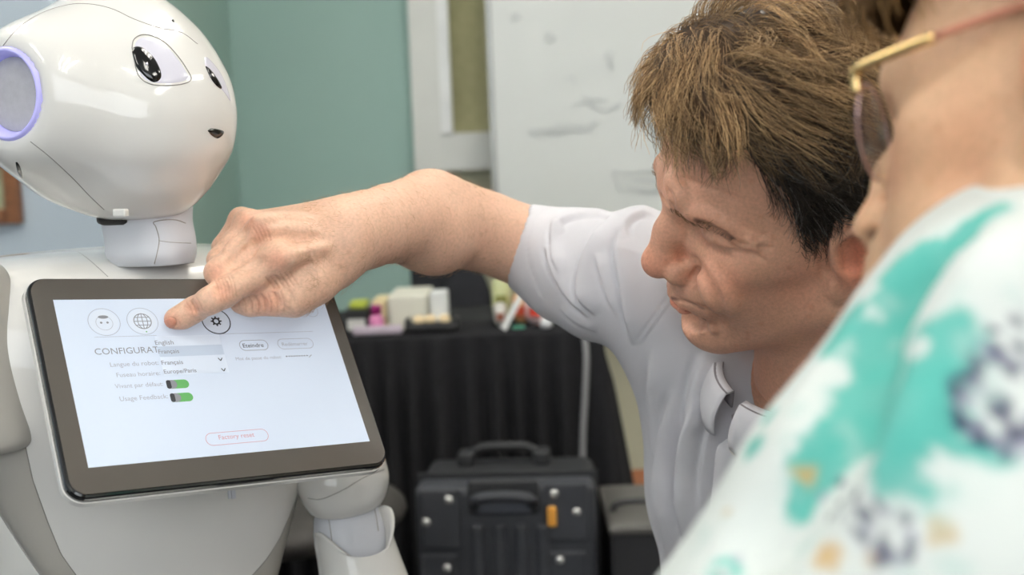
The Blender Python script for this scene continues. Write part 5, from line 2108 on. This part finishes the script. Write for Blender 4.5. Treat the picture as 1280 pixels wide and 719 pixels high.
wo_o = W(1440, 719, .47); wo_o[2] = 0
woman = empty('person', wo_o, 'woman with glasses and a teal floral blouse leaning in beside the man', 'person')
f = head_field(.0022, w2g(W(1440, 560, .50)), .05, fem=True)
wV, wF = f.mesh(1)
b0 = bvh_of(wV, wF)
o_ = w2g(CAM)
v_ = w2g(CAM + ray(1089, 294)) - o_
h_ = b0.ray_cast(Vector(o_), Vector(v_))
nos = np.array(h_[0])

for s in (1, -1):
    f.ell(nos * [1, s, 1], (.0052, .0042, .0034), .002, sub=True)
wV, wF = f.mesh(1)
wC = head_colours(wV, srgb(214, 170, 134), fem=True)
for s in (1, -1):
    d = np.linalg.norm((wV - nos * [1, s, 1]) / [.0060, .0048, .0040], axis=1)
    wC = mixc(wC, .9 * (1 - smooth01(d, .6, 1.1)), (.06, .025, .02))
f = Field(W(1300, 1000, .5) - [.05, .12, .02], W(1600, 450, .5) + [.05, .12, .02], .008)
ch(f, [(1440, 540, .50, 150), (1460, 800, .50, 220)], .03)
kV, kF = f.mesh(1)
add('body', np.vstack([g2w(wV), kV]), np.vstack([wF, kF + len(wV)]), M['skin'], woman, col=np.vstack([wC, np.tile(np.array(srgb(204, 160, 126)), (len(kV), 1))]))

# blouse
f = Field((W(820, 719, .33)[0] - .08, .20, .42), (.62, .70, W(1280, 190, .4)[2] + .06), .0035)
f.chain([W(1420, 452, .47), W(1318, 530, .415), W(1190, 715, .405), W(1040, 910, .40), W(900, 1110, .40)], [.087, .0745, .076, .070, .066], .02)
f.chain([W(1420, 640, .47), W(1480, 900, .50), W(1500, 1300, .52)], [.11, .14, .16], .05)
f.chain([W(1420, 452, .47), W(1560, 520, .55)], [.083, .08], .05)
V, F = f.mesh(1)
bl = bvh_of(V, F)
for pts, r, sub in (([(1190, 300), (1110, 400), (1030, 520)], .004, True), ([(1270, 300), (1200, 420), (1100, 600)], .004, False), ([(1100, 480), (1000, 600), (930, 700)], .004, True)):
    groove(f, bl, pts, r, .02, sub=sub, off=(.3 if sub else -.5) * r)
V, F = f.mesh(1)
bl = bvh_of(V, F)
teal, white, navy, ochre, grey = srgb(84, 176, 164), srgb(212, 218, 214), srgb(48, 48, 84), srgb(196, 158, 92), srgb(150, 152, 168)
C = np.tile(np.array(white), (len(V), 1))
g = np.random.default_rng(4)


def dab(px, py, r, col, a=.95, soft=.75, stretch=None):
    global C
    v = ray(px, py)
    h = bl.ray_cast(Vector(CAM), Vector(v))
    if h[0] is None: return
    put(np.array(h[0]), r, col, a, soft)


def put(c, r, col, a=.95, soft=.75):
    global C
    d = np.linalg.norm(V - c, axis=1)
    d = d * (1 + .22 * np.sin(V[:, 0] * 310 + c[2] * 900) * np.sin(V[:, 2] * 270 + V[:, 1] * 200))
    C = mixc(C, a * (1 - smooth01(d, r * soft, r * 1.12)), col)


K = .38 / FPX      # metres per pixel on the sleeve
for px, py, r in ((1150, 380, 60), (1110, 440, 62), (1180, 440, 66), (1090, 510, 66), (1150, 520, 70), (1190, 560, 62), (1130, 340, 40), (1075, 560, 50), (1030, 545, 34), (1170, 590, 52),
                  (1165, 318, 34), (1210, 290, 30), (1245, 262, 26), (1060, 400, 30), (1040, 430, 26), (1010, 600, 36), (1000, 640, 22), (1130, 600, 40), (1215, 590, 38), (940, 560, 24), (905, 712, 22), (960, 520, 18)):
    dab(px, py, r * K, teal)
for px, py, r in ((1145, 436, 17), (1230, 350, 46), (1260, 300, 40), (1265, 410, 40), (1020, 470, 26), (1000, 520, 28), (1040, 460, 20), (1070, 600, 34), (1180, 585, 20), (1060, 650, 46), (1130, 655, 30), (1250, 640, 60), (960, 600, 30), (930, 650, 40)):
    dab(px, py, r * K, white)
for cx, cy, R_, n in ((1258, 500, 66, 30), (1108, 668, 38, 16), (1052, 628, 26, 11), (1280, 430, 40, 14), (905, 715, 20, 7)):
    dab(cx, cy, R_ * .75 * K, white, .8)
    for k in range(n):
        a_ = 2 * math.pi * k / n
        rr = R_ * g.uniform(.62, 1.0)
        dab(cx + rr * math.cos(a_), cy + rr * math.sin(a_), R_ * .17 * K, navy if k % 3 else grey, .9)
    dab(cx - R_ * .1, cy + R_ * .15, R_ * .26 * K, navy, .9)
for px, py, r in ((1008, 592, 15), (1172, 666, 17), (1032, 696, 18), (924, 545, 9), (906, 640, 10), (1085, 700, 8)):
    dab(px, py, r * K, ochre, .8)
for _ in range(46):
    x_, y_ = g.uniform(830, 1280), g.uniform(260, 719)
    dab(x_, y_, g.uniform(8, 22) * K, np.array(white) * .55 + np.array(teal) * .45, .35, .3)
# the same print carried on where the photograph does not reach
vp, vd = px_of(V)
outside = np.nonzero((vp[:, 0] > 1300) | (vp[:, 1] > 740) | (vd > .47))[0]
for _ in range(130):
    c = V[outside[g.integers(len(outside))]]
    k = g.choice(4, p=[.4, .15, .3, .15])
    put(c, (.018, .012, .004, .004)[k] * g.uniform(.6, 1.3), (teal, white, navy, ochre)[k])
M['blouse'] = material('floral_blouse', (0, 0, 0), .8, var=.03, vscale=30, attr=True)
add('blouse', V, F, M['blouse'], woman, col=C)
# lower clothing below the frame
f = Field((.1, .2, -.005), (.75, .85, .6), .014)
for y in (.42, .58):
    f.chain([(.42, y, .46), (.28, y + .02, .10), (.62, y + .04, .075)], [.12, .08, .055], .03)
Vt, Ft = f.mesh(1); Vt[:, 2] = np.maximum(Vt[:, 2], .003)
add('trousers', Vt, Ft, material('dark_trousers', srgb(50, 50, 60), .9), woman)

# hair
whb = bvh_of(wV, wF)
f = Field((-.15, -.12, -.14), (.14, .12, .18), .004)
f.ell((-.006, 0, .048), (.108, .088, .1), .01)
f.ell((-.03, 0, -.01), (.085, .086, .09), .03)
f.ell((.055, .02, .098), (.05, .05, .026), .03)
f.ell((.083, .035, .082), (.022, .026, .020), .02)
Vh, Fh = f.mesh(1)
phi = np.degrees(np.arctan2(Vh[:, 1], Vh[:, 0]))
hz = np.interp(np.abs(phi), [0, 20, 40, 52, 66, 78, 90, 100, 180], [.072, .066, .066, .066, .052, .042, .036, -.10, -.10])
keep = (Vh[:, 2] > hz)
fk = keep[Fh].all(1)
used = np.unique(Fh[fk]); rm = -np.ones(len(Vh), int); rm[used] = np.arange(len(used))
Vh, Fh = Vh[used], rm[Fh[fk]]
hairb = bvh_of(Vh, Fh)
n = 4200
idx = g.integers(0, len(Vh), n)
P0 = Vh[idx]
N0 = np.array([np.array(hairb.find_nearest(Vector(p))[1]) for p in P0])
N0 *= np.sign(np.sum(N0 * (P0 - [0, 0, .03]), 1))[:, None]
D0 = np.stack([.5 - 1.0 * (P0[:, 0] < .04), .35 * np.sign(P0[:, 1]), -.6 * np.ones(n)], 1) + g.normal(size=(n, 3)) * .3
D0 -= N0 * np.sum(D0 * N0, 1)[:, None]; D0 /= np.linalg.norm(D0, axis=1)[:, None]
L0 = g.uniform(.015, .035, (n, 1))
S = 6
t_ = np.linspace(0, 1, S)
path = np.stack([P0 + D0 * L0 * a + N0 * (.0005 + .010 * a * (1 - a) * 1.3) - N0 * L0 * a * a * .12 for a in t_], 1)
u = g.uniform(size=(n, 1))
cols = np.array(srgb(96, 72, 44)) * (1 - u) + np.array(srgb(170, 132, 82)) * u
a, b, c = strands_mesh(path, np.tile(.0005 * np.linspace(1, .4, S), (n, 1)), cols)
add('hair', g2w(np.vstack([a, Vh])), np.vstack([b, Fh + len(a)]), M['hair'], woman, col=np.vstack([c, np.tile(np.array(srgb(92, 70, 44)), (len(Vh), 1))]))

# eyeglasses
M['gold'] = material('gold_metal', srgb(232, 200, 140), .22, metal=1.0)
M['rimm'] = material('pale_rim', srgb(190, 160, 160), .3, metal=.6)
M['rose'] = material('rose_temple_tip', srgb(206, 138, 112), .4)
M['lens'] = glass('spectacle_lens', (.96, .93, .95), .02, .22)
gl_o = g2w(np.array([[.1, 0, .01]]))[0]
specs = empty('eyeglasses', gl_o, 'gold-armed eyeglasses worn by the woman in the floral blouse', 'eyeglasses')
for s in (1, -1):
    hin = np.array([.083, s * .067, .022])
    cen = np.array([.098, s * .036, .009])
    a_ = np.linspace(0, 2 * math.pi, 40)
    yy = cen[1] + .030 * np.cos(a_)
    rim = np.stack([.1030 - .36 * np.maximum(np.abs(yy) - .010, 0), yy, cen[2] + .0175 * np.sign(np.sin(a_)) * np.abs(np.sin(a_)) ** .8], 1)
    MB().tube(g2w(rim), .0006, 8, cap=False).build('rim', M['rimm'], specs, smooth=True)
    lo_ = np.vstack([rim.mean(0)[None], rim[:-1]])
    Fl = [(0, 1 + k, 1 + (k + 1) % 39) for k in range(39)]
    Lv = g2w(lo_)
    nrm = unit(np.cross(Lv[5] - Lv[0], Lv[12] - Lv[0])) * .0009
    m_ = len(Lv)
    side = [(1 + k, 1 + (k + 1) % 39, m_ + 1 + (k + 1) % 39, m_ + 1 + k) for k in range(39)]
    recalc(add('lens', np.vstack([Lv - nrm, Lv + nrm]), Fl + [tuple(m_ + i for i in reversed(t)) for t in Fl] + side, M['lens'], specs))
    MB().tube(g2w(catmull([(.0845, s * .0655, .014), (.0848, s * .0680, .020), hin + [.0005, s * .003, .001]], 10)), .0022, 8).build('hinge', M['gold'], specs, smooth=True)
    MB().tube(g2w(catmull([hin + [.0005, s * .003, .001], (.066, s * .074, .0235), (.044, s * .0765, .0255)], 12)), .0022, 10).build('temple', M['gold'], specs, smooth=True)
    MB().tube(g2w(catmull([(.044, s * .0765, .0255), (.015, s * .0785, .028), (-.008, s * .0805, .0275), (-.025, s * .083, .018), (-.034, s * .084, -.004)], 20)), .0017, 10).build('temple_tip', M['rose'], specs, smooth=True)
    MB().tube(g2w(catmull([(.1035, s * .008, .0), (.098, s * .010, -.004)], 6)), .0012, 6).build('nose_pad', M['gold'], specs, smooth=True)
MB().tube(g2w(catmull([(.1035, .007, .008), (.107, 0, .011), (.1035, -.007, .008)], 12)), .0012, 8).build('bridge', M['gold'], specs, smooth=True)
